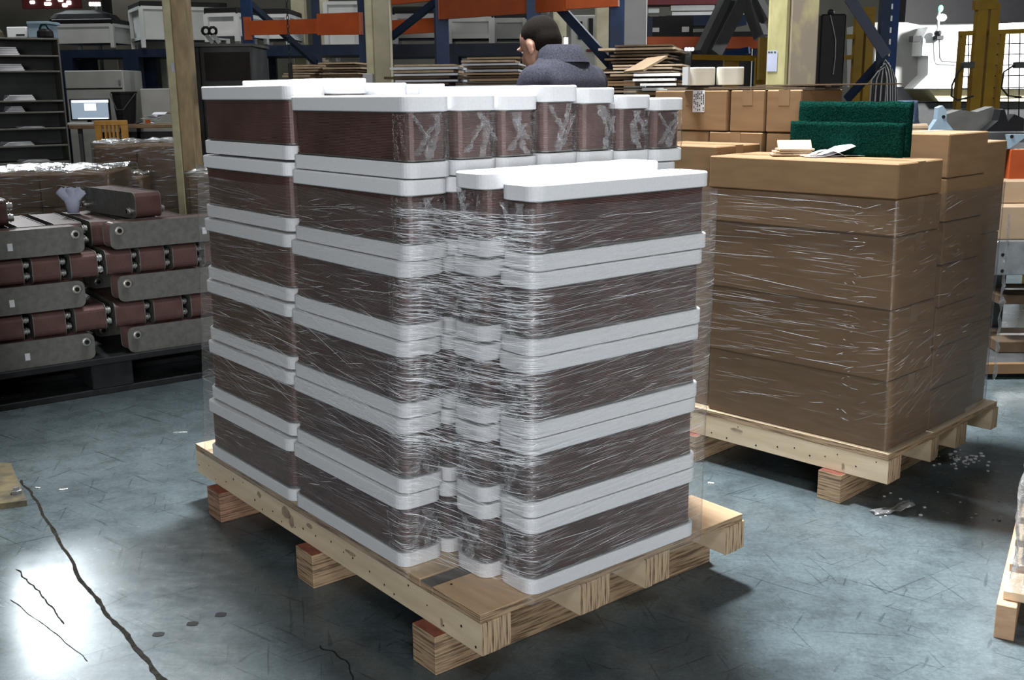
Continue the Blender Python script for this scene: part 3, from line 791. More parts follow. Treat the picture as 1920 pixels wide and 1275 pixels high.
def bare_unit(label, M, th, tagpos=None, ports=4, low=False, both=False):
    # local frame: x long, y short, z stacking direction
    if th not in BM: BM[th] = bare_meshes(th)
    pk, cv, pt, bo = BM[th]
    loc = M.translation
    t = thing('bare_heat_exchanger', label, 'heat exchanger', loc, 0, 'bare heat exchangers stacked on the black pallet')
    t.matrix_world = M
    link('plate_pack', pk, t, (0, 0, 0)); link('cover_plate', cv, t, (0, 0, th)); link('cover_plate', cv, t, (0, 0, -.004))
    for sx in (-1, 1):
        if both:
            q_ = link('port', pt, t, (sx*(BLEN/2-.042), -(BWID/2-.037), -.004)); q_.rotation_euler = (math.pi, 0, 0)
        for sy in ((-1, 1) if ports == 4 else ((-1,) if low else (1,))):
            link('port_bore', bo, link('port', pt, t, (sx*(BLEN/2-.042), sy*(BWID/2-.037), th+.004)))
    if tagpos is not None:
        s = link('rating_label', LBL, t, (tagpos, -.01, th+.0042)); s['label'] = 'small white printed label'
    return t
_l = MB().box((-.011, -.017, 0), (.011, .017, .0004)).mesh('rating_label', 'paper'); LBL = _l
def mat3(o, x, y, z):
    M = Matrix((( *x, 0), (*y, 0), (*z, 0), (0, 0, 0, 1))).transposed(); M.translation = o; return M
UPZ = Vector((0, 0, 1))
LV = [.1885, .3195, .4505, .5815, .7125]
th_s = .12
for lev, nm in ((0, 'bottom'), (2, 'middle'), (4, 'top')):
    for rc, side, lbp in ((-.82, 'left', .03), (-.085, 'right', .17)):
        z = LV[lev] + BWID/2
        off = {0: (0, .025), 2: (-.02, .0), 4: (0.0, -.015)}[lev][0 if side == 'left' else 1]
        # facing the camera: stacking direction points to -G2; x runs along the row
        bare_unit(f'bare steel-faced heat exchanger in the {nm} layer, {side} one with round ports', mat3(PLs(rc+off, .006 + th_s, z), G1, UPZ, -G2), th_s, lbp*(1 if side == 'right' else -1) + (.02 if lev == 0 else 0), 2 if True else 4)
    if lev < 4:
        for rc, side in ((-.82, 'left'), (-.1, 'right')):
            bare_unit(f'bare steel-faced unit hidden behind the {nm} layer, {side} one', mat3(PLs(rc, .60, LV[lev] + BWID/2), G1, UPZ, -G2), th_s)
for lev, starts, th in ((1, [-.975, -.785, -.595, -.405, -.215, -.025], .158), (3, [-.925, -.762, -.590, -.425, -.262, -.098, .066], .136)):
    nmz = {1: 'lower', 3: 'upper'}[lev]; cnt = ['first', 'second', 'third', 'fourth', 'fifth', 'sixth', 'seventh']
    for k, r in enumerate(starts):
        bare_unit(f'bare copper-brown unit end-on in the {nmz} brown row, {cnt[k]} from left', mat3(PLs(r, .006 + BLEN/2, LV[lev] + BWID/2), G2, -UPZ if False else UPZ, G1), th-.018, None)
for k, r in enumerate((-1.10, -.935, -.77, -.605, -.44, -.275, -.11)):
    bare_unit(f'bare copper unit lying behind the top steel-faced pair, {["first", "second", "third", "fourth", "fifth", "sixth", "seventh"][k]} from left', mat3(PLs(r, .165 + BLEN/2, LV[4] + BWID/2 - .003), G2, UPZ, G1), .136-.018, None)
# the loose one lying on top
za = LV[4] + BWID + .002
e0 = onz(253, 411, za); e1 = onz(316, 405, za)
zx = (e1-e0); zx.z = 0; zx.normalize(); lx = Vector((-zx.y, zx.x, 0))
bare_unit('bare copper unit lying loose on top, ports sticking out of its side', mat3(e0 + zx*.012 + lx*(BLEN/2) + Vector((0, 0, BWID/2)), -lx, UPZ, -zx) @ Matrix.Translation((0, 0, -.13)), .13, None, 2, True, True)
e0 = onz(22, 425, za)
bare_unit('bare copper unit on top at the left picture edge', mat3(e0 - G1*.16 + G2*(BLEN/2) + Vector((0, 0, BWID/2)), G2, UPZ, G1), .145)
# folded papers standing on the stack
pc = onz(138, 399, za-.002)
t = thing('folded_papers', 'bundle of folded bluish papers standing in a paper cup', 'paper', pc)
pc2 = [(0, .028), (.05, .036), (.085, .044)]
rings = [[(q*math.cos(a*math.pi/8)*1.1, q*.8*math.sin(a*math.pi/8), z) for a in range(16)] for z, q in pc2]
o = MB().stack(rings, cap=False).build('cup', 'paper_blue', t, True, world=False); o.modifiers.new('t', 'SOLIDIFY').thickness = .001
for k in range(7):
    an = R(-70 + k*24); sheet(.05, .07, lambda a, b: .01*math.sin(a*3), Matrix.Translation((math.sin(an)*.042, -.01+.01*(k % 3), .095)) @ Matrix.Rotation(an*.6, 4, 'Y') @ Matrix.Rotation(R(90+8*(k % 2)), 4, 'X'), 'paper_blue', 'sheet', t)

# ---------------------------------------------------------------- film-wrapped goods behind the left stack
def wrapped(label, x0, x1, ytop, ybot, Y, depth, z0=None, seed=1, top_only=False):
    a = at(x0, ytop, Y); b = at(x1, ytop, Y); zt = a.z; zb = at(x0, ybot, Y).z
    c = Vector(((a.x+b.x)/2, Y+depth/2, 0)); w2 = abs(b.x-a.x)
    t = thing('wrapped_load', label, 'wrapped load', c, R(6))
    n = max(1, round((zt)/.25)); h = (zt-.12-.03)/n
    for k in range(3): MB().box((-w2/2+.02 + k*(w2/2-.06), -depth/2, 0), (-w2/2+.10+k*(w2/2-.06), depth/2, .10)).build('pallet_runner', 'pine_block', t, world=False)
    MB().box((-w2/2, -depth/2, .10), (w2/2, depth/2, .12)).build('pallet_deck', 'plywood_tan', t, world=False)
    for k in range(n):
        for s in (0, 1):
            MB().box((-w2/2+.02+s*(w2/2-.02), -depth/2+.02, .121+k*h), (s*(w2/2-.02)-.004, depth/2-.02, .12+(k+1)*h-.002), .006).build('carton', 'cardboard', t, world=False)
    # film: sides + sagging top as one sheet
    nu, nz = 22, 14; v = []; f = []
    def disp(p): return .012*noise.noise(p*9+Vector((seed*5, 0, 0))) + .008*noise.noise(p*23+Vector((seed, 3, 0)))
    ring = rrect(w2, depth, .04, 6)
    m = len(ring)
    for j in range(nz+1):
        z = .10 + (zt-.10)*j/nz
        for (x, y) in ring:
            p = Vector((x, y, z)); k = 1 + disp(Vector((x, y, z*3)))*1.2; v.append((x*k, y*k, z + (.012*noise.noise(Vector((x*12, y*12, seed))) if j == nz else 0)))
    for j in range(nz):
        for i in range(m): f.append((j*m+i, j*m+(i+1) % m, (j+1)*m+(i+1) % m, (j+1)*m+i))
    MB().add(v, f).build('film_side', None, t, True, world=False).data.materials.append(SIDEF)
    g = 18; v = []; f = []
    for j in range(g+1):
        for i in range(g+1):
            x = (i/g-.5)*w2*.98; y = (j/g-.5)*depth*.98
            v.append((x, y, zt - .002 + .030*noise.noise(Vector((x*9, y*8, seed))) + .020*noise.noise(Vector((x*24, y*22, seed+2)))))
    for j in range(g):
        for i in range(g): a2 = j*(g+1)+i; f.append((a2, a2+1, a2+g+2, a2+g+1))
    MB().add(v, f).build('film_top', None, t, True, world=False).data.materials.append(SHINE)  # top film whitened to carry its shine; sides stay darker
    rp = random.Random(seed*7); pm = MB(); pf = MB()
    for k in range(170):
        x = rp.uniform(-w2/2+.03, w2/2-.03); z = zt - (zt-.25)*rp.random()**1.6; L = rp.uniform(.03, .16); sl = rp.gauss(0, .12); wd = rp.uniform(.0008, .0026); y = -depth/2 - .016
        xa, xb = max(-w2/2, x-L/2), min(w2/2, x+L/2)
        (pm if k % 3 == 0 else pf).add([(xa, y, z-sl*L/2), (x, y-.003, z-wd), (xb, y, z+sl*L/2), (x, y-.003, z+wd)], [(0, 1, 2, 3)])
    pm.build('film_pleat_glints', 'film_pleat', t, world=False)['kind'] = 'stuff'; pf.build('film_pleat_glints', 'film_pleat_glint_faint', t, world=False)['kind'] = 'stuff'  # pale dashes paint glints on the front of the wrap
    return t
wrapped('tall film-wrapped brown carton load beside the tan post', 162, 330, 268, 400, 8.2, .6, seed=1)
wrapped('low wide film-wrapped load behind the bare units at far left', -70, 186, 322, 400, 6.9, .75, seed=2)
wrapped('small film-wrapped load between the tall load and loose unit', 190, 258, 328, 400, 7.6, .4, seed=3)
wrapped('film-wrapped load just left of the main stack, behind the post', 336, 470, 322, 400, 7.0, .6, seed=4)

# ================================================================ YELLOW COLUMN FOOT AT LEFT EDGE
t = thing('steel_column', 'yellow steel column with bolted foot plate at the left edge', 'column', (-2.30, 4.06, 0))
m = MB(); m.box((-2.46, 3.92, .02), (-2.115, 3.936, 5)); m.box((-2.46, 4.18, .02), (-2.115, 4.196, 5)); m.box((-2.29, 3.936, .02), (-2.275, 4.18, 5)); m.build('shaft', 'yellow_paint', t)
q = [onz(50, 938, .022), onz(-60, 952, .022), onz(-110, 862, .022), onz(20, 868, .022)]
m = MB(); m.add([(p.x, p.y, .0) for p in q] + [(p.x, p.y, .022) for p in q], [(3, 2, 1, 0), (4, 5, 6, 7), (0, 1, 5, 4), (1, 2, 6, 5), (2, 3, 7, 6), (3, 0, 4, 7)]); fix_normals(m.build('foot_plate', 'plate_yellow', t))
bp = onz(31, 921, .03)
MB().stack([[(bp.x + q2*math.cos(a*math.pi/3), bp.y + q2*math.sin(a*math.pi/3), z) for a in range(6)] for z, q2 in ((.022, .020), (.034, .020), (.036, .012), (.046, .010))]).build('anchor_bolt', 'galvanised', t)

# ================================================================ FLOOR LITTER
def scrap(label, px, py, w2, d2, mat, rz, amp=.004, name='paper_scrap'):
    c = onz(px, py, 0); t = thing(name, label, 'litter', (c.x, c.y, 0), R(rz))
    sheet(w2, d2, lambda a, b: .0015 + amp*abs(noise.noise(Vector((a*4, b*4, px)))), Matrix.Identity(4), mat, 'scrap', t)
scrap('thin white strip lying on the dark floor left of the pallet', 338, 811, .06, .006, 'debris_white', 5)
scrap('small white chip on the floor near the yellow foot plate', 119, 918, .03, .010, 'debris_white', 20)
scrap('tiny white chip beside the larger floor chip', 71, 915, .022, .007, 'debris_white', -20)
scrap('small white chip on the floor between the two pallets', 1333, 906, .022, .012, 'debris_white', -10)
t = thing('film_scrap', 'crumpled silvery film scrap on the shaded floor right', 'litter', onz(1672, 960, 0), R(10))
sheet(.15, .045, lambda a, b: .004 + .06*max(0, a-.6)+.028*abs(noise.noise(Vector((a*5, b*3, 2)))), Matrix.Identity(4), 'debris_white', 'scrap', t)
t.children[0].data.materials[0] = SHINE
cr = MB(); rc = random.Random(4)
for k in range(70):
    p = onz(1806 + rc.gauss(0, 22), 862 + rc.gauss(0, 7), 0) if k < 52 else onz(rc.uniform(1650, 1880), rc.uniform(860, 980), 0)
    s = rc.uniform(.003, .007); cr.box((p.x-s, p.y-s*.7, 0), (p.x+s, p.y+s*.7, s*.9), s*.2)
tag(cr.build('foam_crumbs', 'debris_white'), 'scattered white foam crumbs on the floor under the cartons', 'crumbs', kind='stuff')

# ================================================================ RIGHT EDGE PALLET
c0 = onz(1862, 1195, 0); s1 = Vector((math.cos(R(-29)), math.sin(R(-29)), 0)); s2 = Vector((math.cos(R(61)), math.sin(R(61)), 0))
t = thing('wooden_pallet', 'pine block pallet cut off by the right picture edge', 'pallet', c0)
def ob(a0, a1, b0, b1, z0, z1, name, mat, par=t, ch=.002):
    M = mat3(c0, s1, s2, UPZ); return fix_normals(MB().box((a0, b0, z0), (a1, b1, z1), ch, M).build(name, mat, par))
for k in range(3): ob(.0 + k*.40, .05 + k*.40, 0, .9, 0, .098, 'skid', 'pine_block')
for k in range(5): ob(.012, .86, .035+k*.19, .17+k*.19, .0985, .125, 'deck_board', 'plywood_face')
for k in range(5):
    lab = ['lowest', 'second from the bottom', 'middle', 'second from the top', 'topmost'][k]
    cpos = c0 + s1*(.055 + UL/2) + s2*.13 + Vector((0, 0, .1255 + k*(UH+.001)))
    packed_unit(f'bubble-wrapped foam-capped unit at the right picture edge, {lab} of its stack', cpos, R(-29), 'foam-capped units at the right edge', 0, (0, 0), k, flip=True)
v = []; f = []; nz, nu = 60, 26
for j in range(nz+1):
    z = .128 + 1.0*j/nz
    for i in range(nu+1):
        a = -.25 + .5*i/nu
        ss = a; x = .036 if abs(ss) < .085 else .036 + (abs(ss)-.085); y = max(-.085, min(.085, ss)) + .13
        d = .016*abs(noise.noise(Vector((ss*14, z*9, 3)))) + .018*abs(noise.noise(Vector((ss*5, z*4.5, 7)))) + .006*noise.noise(Vector((ss*40, z*40, 1)))
        v.append(c0 + s1*(x-d*(1 if abs(ss) < .1 else .2)) + s2*(y + (0 if abs(ss) < .085 else math.copysign(d, ss))) + UPZ*z)
for j in range(nz):
    for i in range(nu): a = j*(nu+1)+i; f.append((a, a+1, a+nu+2, a+nu+1))
t2 = thing('bubble_wrap', 'crumpled clear bubble wrap over the stack at the right edge', 'film', c0 + s1*.06 + s2*.13 + UPZ*.128)
MB().add(v, f).build('wrap_sheet', None, t2, True).data.materials.append(SHINE)

# ================================================================ BACKGROUND
def pb(x0, y0, x1, y1, Y, dep):
    xm, ym = (x0+x1)/2, (y0+y1)/2
    return (at(x0, ym, Y).x, Y, at(xm, y1, Y).z), (at(x1, ym, Y).x, Y+dep, at(xm, y0, Y).z)
def pbox(mb, x0, y0, x1, y1, Y, dep, ch=0.0): a, b = pb(x0, y0, x1, y1, Y, dep); return mb.box(a, b, ch)
def bgthing(name, label, cat, px, py, Y, group=None, z=None):
    c = at(px, py, Y); return thing(name, label, cat, (c.x, Y, 0 if z is None else z), 0, group)
def floor_box(x0, x1, ytop, Y, dep, ch=.01):
    a, b = pb(x0, ytop, x1, ytop+10, Y, dep); return MB().box((a[0], a[1], 0), b, ch)

# ---- tan post, beige posts
def post(label, x0, x1, yref, Y, dep, mat, mat2=None, edge=0):
    a = at(x0, yref, Y).x; b = at(x1, yref, Y).x
    t = thing('building_post', label, 'post', ((a+b)/2, Y+dep/2, 0))
    MB().box((a+edge, Y, 0), (b, Y+dep, 4.5), .006).build('shaft', mat, t)
    if mat2: MB().box((a, Y-.012, 0), (a+edge, Y+dep, 4.5), .004).build('corner_guard', mat2, t)
    MB().box((a-.05, Y-.05, 0), (b+.05, Y+dep+.05, .02)).build('foot_plate', 'grey_dark', t)
    return t
p = post('tan square post with pale edge behind the wrapped load', 316, 356, 150, 8.0, .18, 'post_tan', 'post_edge', .055)
MB().box((at(322, 120, 8).x, 7.985, at(322, 135, 8).z), (at(327, 120, 8).x, 7.987, at(322, 118, 8).z)).build('sticker', 'paper_blue', p)
p = post('beige post with a switch box in front of the orange rack', 686, 731, 80, 7.6, .18, 'beige_post', 'post_edge', .05)
pbox(MB(), 680, 138, 699, 157, 7.50, .08, .004).build('switch_box', 'white_metal', p)
for k, (x0, x1, Y, nm) in enumerate(((548, 572, 14.3, 'pale far post left of the beige post'), (1168, 1213, 8.6, 'pale broad post behind the stacked flat crates'), (1118, 1143, 12, 'pale far post right of the worker'), (598, 614, 14, 'thin pale far post left of the rack upright'), (1038, 1062, 14.5, 'grey far post directly behind the worker'))):
    post(nm, x0, x1, 60, Y, .2, 'beige_post' if k != 1 else 'white_metal')
# big yellow column
t = thing('steel_column', 'cream-yellow steel column with taped notice behind the cartons', 'column', (at(1485, 100, 5.6).x, 5.7, 0))
MB().box((at(1440, 90, 5.6).x, 5.6, 0), (at(1474, 90, 5.6).x, 5.62, 4.5), .003).build('flange', 'column_cream', t)
MB().box((at(1474, 90, 5.6).x+.004, 5.63, 0), (at(1481, 90, 5.6).x, 5.84, 4.5)).build('web', 'column_cream', t)
MB().box((at(1481, 90, 5.6).x, 5.59, 0), (at(1532, 90, 5.6).x, 5.86, 4.5), .004).build('casing', 'column_worn', t)
m = pbox(MB(), 1438, 95, 1457, 134, 5.597, .001).build('notice', 'paper_blue', t)
for x0_, x1_ in ((1440, 1444), (1445, 1449), (1451, 1455)): pbox(MB(), x0_, 96.5, x1_, 99, 5.596, .0006).build('printed_heading', 'grey_dark', m)
# black panel beside the column
t = bgthing('loudspeaker_panel', 'tall black panel with a cable hanging beside the yellow column', 'panel', 1560, 100, 5.9)
pbox(MB(), 1537, 26, 1584, 165, 5.9, .07, .008).build('panel', 'black_plastic', t)
a = at(1561, 22, 5.9); MB().ball((a.x, 5.93, a.z), .018).build('knob', 'black_plastic', t)
MB().tube([at(1557, 28, 5.88), at(1562, 50, 5.88), at(1567, 75, 5.88), at(1566, 110, 5.88), at(1562, 140, 5.88)], .0022, 5).build('cable', 'cable_grey', t)
a, b = pb(1537, 165, 1584, 170, 5.92, .04); MB().box((a[0]+.04, a[1], 0), (b[0]-.04, b[1], b[2]+.02)).build('stand', 'grey_dark', t)

# ---- pallet racking, blue uprights and orange beams
def upright(mb, px, py, Y, w2=.07, dep=.07, top=4.2): x = at(px, py, Y).x; mb.box((x-w2/2, Y, 0), (x+w2/2, Y+dep, top)); return mb
def pxbar(x0, y0, Ya, x1, y1, Yb, h, th=.04): return MB().bar(at(x0, y0, Ya), at(x1, y1, Yb), th, h)
t = bgthing('pallet_rack', 'blue and orange pallet rack far behind, left of the beige post', 'rack', 560, 60, 9.4)
upright(MB(), 464, 70, 9.4, .085).build('upright', 'blue_paint', t); upright(MB(), 593, 70, 10.6, .07).build('upright', 'dark_blue_paint', t); upright(MB(), 681, 70, 8.6, .07).build('upright', 'blue_paint', t)
pxbar(462, 53, 9.38, 600, 49, 8.98, .115).build('beam', 'orange_paint', t); pxbar(598, 46, 8.98, 677, 44, 8.58, .165).build('beam', 'orange_paint', t)
pxbar(463, 55, 9.34, 463.5, 68, 9.34, .06, .06)
MB().box((at(458, 55, 9.36).x, 9.34, at(460, 75, 9.36).z), (at(471, 55, 9.36).x, 9.38, at(460, 32, 9.36).z)).build('beam_bracket', 'orange_paint', t)
pxbar(470, 8, 9.5, 592, 118, 10.6, .05).build('brace', 'dark_blue_paint', t)
t = bgthing('pallet_rack', 'blue and orange pallet rack behind the worker', 'rack', 900, 60, 7.2)
for px, Y, m2 in ((829, 7.6, 'blue_paint'), (1001, 6.7, 'blue_paint'), (1157, 6.5, 'blue_paint')): upright(MB(), px, 60, Y, .085).build('upright', m2, t)
upright(MB(), 818, 60, 7.8, .03, .05).build('upright', 'dark_blue_paint', t); upright(MB(), 1148, 60, 6.7, .03, .05).build('upright', 'dark_blue_paint', t)
pxbar(828, 14, 7.55, 1062, -6, 6.5, .155).build('beam', 'orange_paint', t); pxbar(1062, -6, 6.5, 1160, -12, 6.4, .14).build('beam', 'orange_paint', t)
MB().box((at(823, 55, 7.56).x, 7.54, at(823, 36, 7.56).z), (at(833, 55, 7.56).x, 7.58, at(823, 0, 7.56).z)).build('beam_bracket', 'orange_paint', t)
pxbar(733, 52, 8.9, 818, 47, 8.7, .11).build('beam', 'orange_paint', t); pxbar(735, 3, 8.9, 822, -6, 8.6, .05).build('beam', 'orange_paint', t)
pxbar(733, 70, 8.0, 826, -4, 7.75, .045).build('brace', 'dark_blue_paint', t); pxbar(1033, -4, 6.75, 1152, 128, 6.6, .055).build('brace', 'dark_blue_paint', t); pxbar(1152, 126, 6.6, 1120, 152, 6.6, .05).build('brace', 'dark_blue_paint', t)
ZS = 1.405
a = at(700, 170, 7.1); b = at(1330, 170, 6.2)
MB().bar((a.x, 7.0, ZS-.06), (b.x, 5.95, ZS-.06), .05, .10).build('beam', 'orange_paint', t)
MB().bar((a.x, 7.6, ZS-.06), (b.x, 6.75, ZS-.06), .05, .10).build('beam', 'orange_paint', t)
MB().bar((a.x, 7.3, ZS-.005), (b.x, 6.35, ZS-.005), .62, .012).build('shelf_board', 'plywood_tan', t)
l1 = at(1250, 180, 6.03); MB().bar(l1 + Vector((-.05, -.04, 0)), l1 + Vector((.05, -.056, 0)), .004, .035).build('beam_label', 'paper', t)

# flattened cartons lying on the rack
def flat_stack(label, x0, x1, ytop, Y, dep, n, mats, seed, rz=-8, fan=.03, z0=ZS+.003):
    rr = random.Random(seed); a = at(x0, ytop, Y); b = at(x1, ytop, Y); zt = a.z; c = Vector(((a.x+b.x)/2, Y+dep/2, z0)); w2 = b.x-a.x
    t = thing('flattened_cartons', label, 'cardboard', c, R(rz), 'piles of flattened cartons on the rack')
    h = (zt-z0)/n
    for k in range(n):
        sx = w2*rr.uniform(.72, 1)/2; dx = rr.uniform(-fan, fan); M = Matrix.Translation((dx, rr.uniform(-.02, .02), k*h)) @ Matrix.Rotation(R(rr.uniform(-2.5, 2.5)), 4, 'Z')
        th = h*rr.uniform(.45, .8)
        MB().box((-sx, -dep/2, h*.1), (sx, dep/2, h*.1+th), 0, M).build('board', rr.choice(mats), t, world=False)
    return t
flat_stack('low pale pile of flattened cartons left of the beige post', 540, 602, 120, 8.4, .5, 8, ['kraft_edge', 'cardboard_pale', 'kraft_edge'], 1, z0=1.50)
flat_stack('grey-brown pile of flattened cartons left of the beige post', 604, 682, 116, 8.2, .5, 9, ['cardboard_pale', 'white_metal', 'kraft_edge', 'cardboard_dark'], 2, z0=1.50)
t = bgthing('rack_shelf', 'dark shelf under the far pale carton piles', 'shelf', 600, 150, 8.3); pbox(MB(), 520, 147, 690, 152, 8.2, .75).box((at(525, 150, 8.5).x, 8.3, 0), (at(535, 150, 8.5).x, 8.4, 1.46)).box((at(675, 150, 8.5).x, 8.3, 0), (at(683, 150, 8.5).x, 8.4, 1.46)).build('shelf_board', 'grey_dark', t)
flat_stack('low pile of flattened cartons with pale ends right of the beige post', 733, 862, 120, 6.95, .5, 11, ['cardboard_pale', 'paper', 'kraft_edge', 'cardboard_dark', 'paper'], 3, -6)
flat_stack('pile of flattened cartons with white edges left of the worker', 862, 996, 106, 6.72, .5, 13, ['cardboard_pale', 'kraft_edge', 'paper', 'cardboard_dark', 'cardboard'], 4, -6)
flat_stack('low pale pile of flat boards just right of the worker', 1118, 1165, 128, 6.3, .5, 9, ['kraft_edge', 'cardboard', 'cardboard_pale'], 5, -8)
flat_stack('tall leaning pile of pale flat crates right of the worker', 1152, 1300, 82, 6.1, .55, 16, ['cardboard_pale', 'kraft_edge', 'cardboard', 'cardboard_dark'], 6, -14, .045)
flat_stack('low silvery pile of flat boards before the tall crate pile', 1200, 1290, 135, 5.92, .3, 5, ['white_metal', 'cardboard', 'steel_bright'], 7, -8)
t = bgthing('tilted_board', 'pale cardboard board tilted against the flat crates', 'cardboard', 1210, 120, 5.9, z=1.52)
MB().bar(at(1188, 134, 5.9), at(1233, 108, 6.0), .012, .16, (0, 1, .2)).build('board', 'cardboard_pale', t)

# ---- chain
t = bgthing('hanging_chain', 'dark chain hanging left of the orange rack', 'chain', 538, 60, 7.6, z=1.5)
m = MB(); a = at(537, 0, 7.6); zc = a.z + .25
for k in range(24):
    z = zc - k*.028; m.tube([(a.x + .008*math.cos(q*math.pi/4)*(1 if k % 2 else 0) , 7.6 + .008*math.cos(q*math.pi/4)*(0 if k % 2 else 1), z + .017*math.sin(q*math.pi/4)) for q in range(9)], .003, 5, False)
m.build('chain_links', 'cable_black', t)
MB().box((a.x-.014, 7.59, 1.40), (a.x+.014, 7.61, zc-.66), .004).build('hook_strap', 'cable_black', t)

# ---- white crates and machines far behind
def crate(label, x0, x1, y0, y1, Y, dep, rz=0, lid=True, mat='white_metal', legs=True, stand=None):
    a, b = pb(x0, y0, x1, y1, Y, dep); w2 = b[0]-a[0]; h = b[2]-a[2]
    t = thing('machine_crate', label, 'crate', ((a[0]+b[0])/2, Y+dep/2, a[2]), R(rz), 'pale machine crates in the background')
    B = lambda p, q, n, mt, ch=.0: MB().box(p, q, ch).build(n, mt, t, world=False)
    B((-w2/2+.02, -dep/2+.02, h*.22), (w2/2-.02, dep/2-.02, h*.96), 'panel_body', mat)
    for sx in (-1, 1):
        for sy in (-1, 1): B((sx*w2/2-.025, sy*dep/2-.025, 0), (sx*w2/2+.025, sy*dep/2+.025, h), 'frame_post', mat)
    for z in (.2*h, h-.03):
        for sy in (-1, 1): B((-w2/2, sy*dep/2-.02, z), (w2/2, sy*dep/2+.02, z+.04), 'frame_rail', mat)
        for sx in (-1, 1): B((sx*w2/2-.02, -dep/2, z), (sx*w2/2+.02, dep/2, z+.04), 'frame_rail', mat)
    if lid: B((-w2/2-.02, -dep/2-.02, h), (w2/2+.02, dep/2+.02, h+.07), 'dark_lid', 'black_plastic', .01)
    return t
def bench(label, x0, x1, y, Y, dep, h, mat, legs=(0, 1), legw=.09):
    a, b = pb(x0, y, x1, y+6, Y, dep); t = thing('steel_bench', label, 'bench', ((a[0]+b[0])/2, Y+dep/2, 0))
    MB().box((a[0], Y, b[2]-h), (b[0], Y+dep, b[2])).build('top', mat, t)
    for f in legs:
        x = a[0]+(b[0]-a[0])*f
        for yy in (Y, Y+dep-legw): MB().box((x-legw/2, yy, 0), (x+legw/2, yy+legw, b[2]-h)).build('leg', mat, t)
    MB().box((a[0], Y+.05, .25), (b[0], Y+dep-.05, .30)).build('lower_shelf', mat, t)
    return t
bench('dark blue bench carrying white crates behind the tan post', 112, 420, 92, 14.3, .9, .10, 'dark_blue_paint', (.02, .425, .98), .20)
crate('bright aluminium-framed white crate above the blue bench', 240, 396, 14, 90, 14.4, .8, 28, True)
crate('long low white machine cover above the grey shelf', 104, 216, 46, 90, 14.4, .7, -4, True)
crate('pale crate behind the orange rack upright', 398, 458, 26, 78, 12.2, .8, -10, True)
bench('dark blue bench behind the stacked flattened cartons', 690, 1000, 82, 9.4, .8, .10, 'dark_blue_paint', (.05, .5, .97), .12)
crate('white framed crate on the blue bench left of the worker', 842, 922, 34, 82, 9.5, .6, 0)
crate('grey crate on the blue bench nearest the worker', 926, 985, 36, 82, 9.7, .6, 0, True, 'grey_machine')
crate('white crate on the blue bench right of the beige post', 738, 816, 28, 82, 9.6, .6, 3)
crate('pale crate beyond the first rack bay', 478, 540, 28, 84, 13, .8, 0)
crate('tall pale cabinet in the gap of the far rack', 612, 676, 4, 112, 13.5, .8, 0, False)
bench('dark blue bench far behind the left rack', 470, 690, 84, 12.8, 1.0, .12, 'dark_blue_paint', (.03, .97))
t = bgthing('grey_cabinet', 'light grey cabinet behind the monitor', 'cabinet', 175, 160, 13.6)
m = floor_box(120, 230, 132, 13.6, .7); m.build('body', 'grey_machine', t); a, b = pb(121, 165, 229, 167, 13.59, .01); MB().box(a, b).build('door_gap', 'black_plastic', t)
a, b = pb(222, 150, 225, 158, 13.57, .03); MB().box(a, b).build('handle', 'galvanised', t)
t = bgthing('grey_cabinet', 'low pale carton box on the desk end behind the tan post', 'box', 290, 190, 13.2)
floor_box(262, 322, 166, 13.3, .6).build('body', 'grey_machine', t)
t = bgthing('steel_cabinet', 'dark grey steel cabinet right of the tan post', 'cabinet', 410, 150, 9.0)
m = floor_box(352, 470, 86, 9.0, .6); m.build('body', 'grey_dark', t)
a, b = pb(380, 88, 381, 300, 8.985, .02); MB().box(a, b).build('door_gap', 'black_plastic', t)
a, b = pb(350, 82, 472, 87, 8.97, .65); MB().box(a, b).build('top', 'grey_shelf', t)
a, b = pb(384, 98, 468, 150, 8.96, .03); MB().box(a, b).build('door', 'gap_dark', t)
t = bgthing('metal_fitting', 'pair of metal bracket fittings on the grey cabinet', 'fitting', 392, 75, 9.1, z=at(392, 81, 9.1).z)
for px in (386, 399):
    a = at(px, 58, 9.1); MB().tube([(a.x + .03*math.cos(q*math.pi/5), 9.1, a.z + .03*math.sin(q*math.pi/5)) for q in range(11)], .012, 6, False).build('ring', 'black_plastic', t)
    MB().bar((a.x, 9.1, a.z-.03), (a.x+.05, 9.1, at(392, 81, 9.1).z), .02, .03).build('arm', 'galvanised', t)

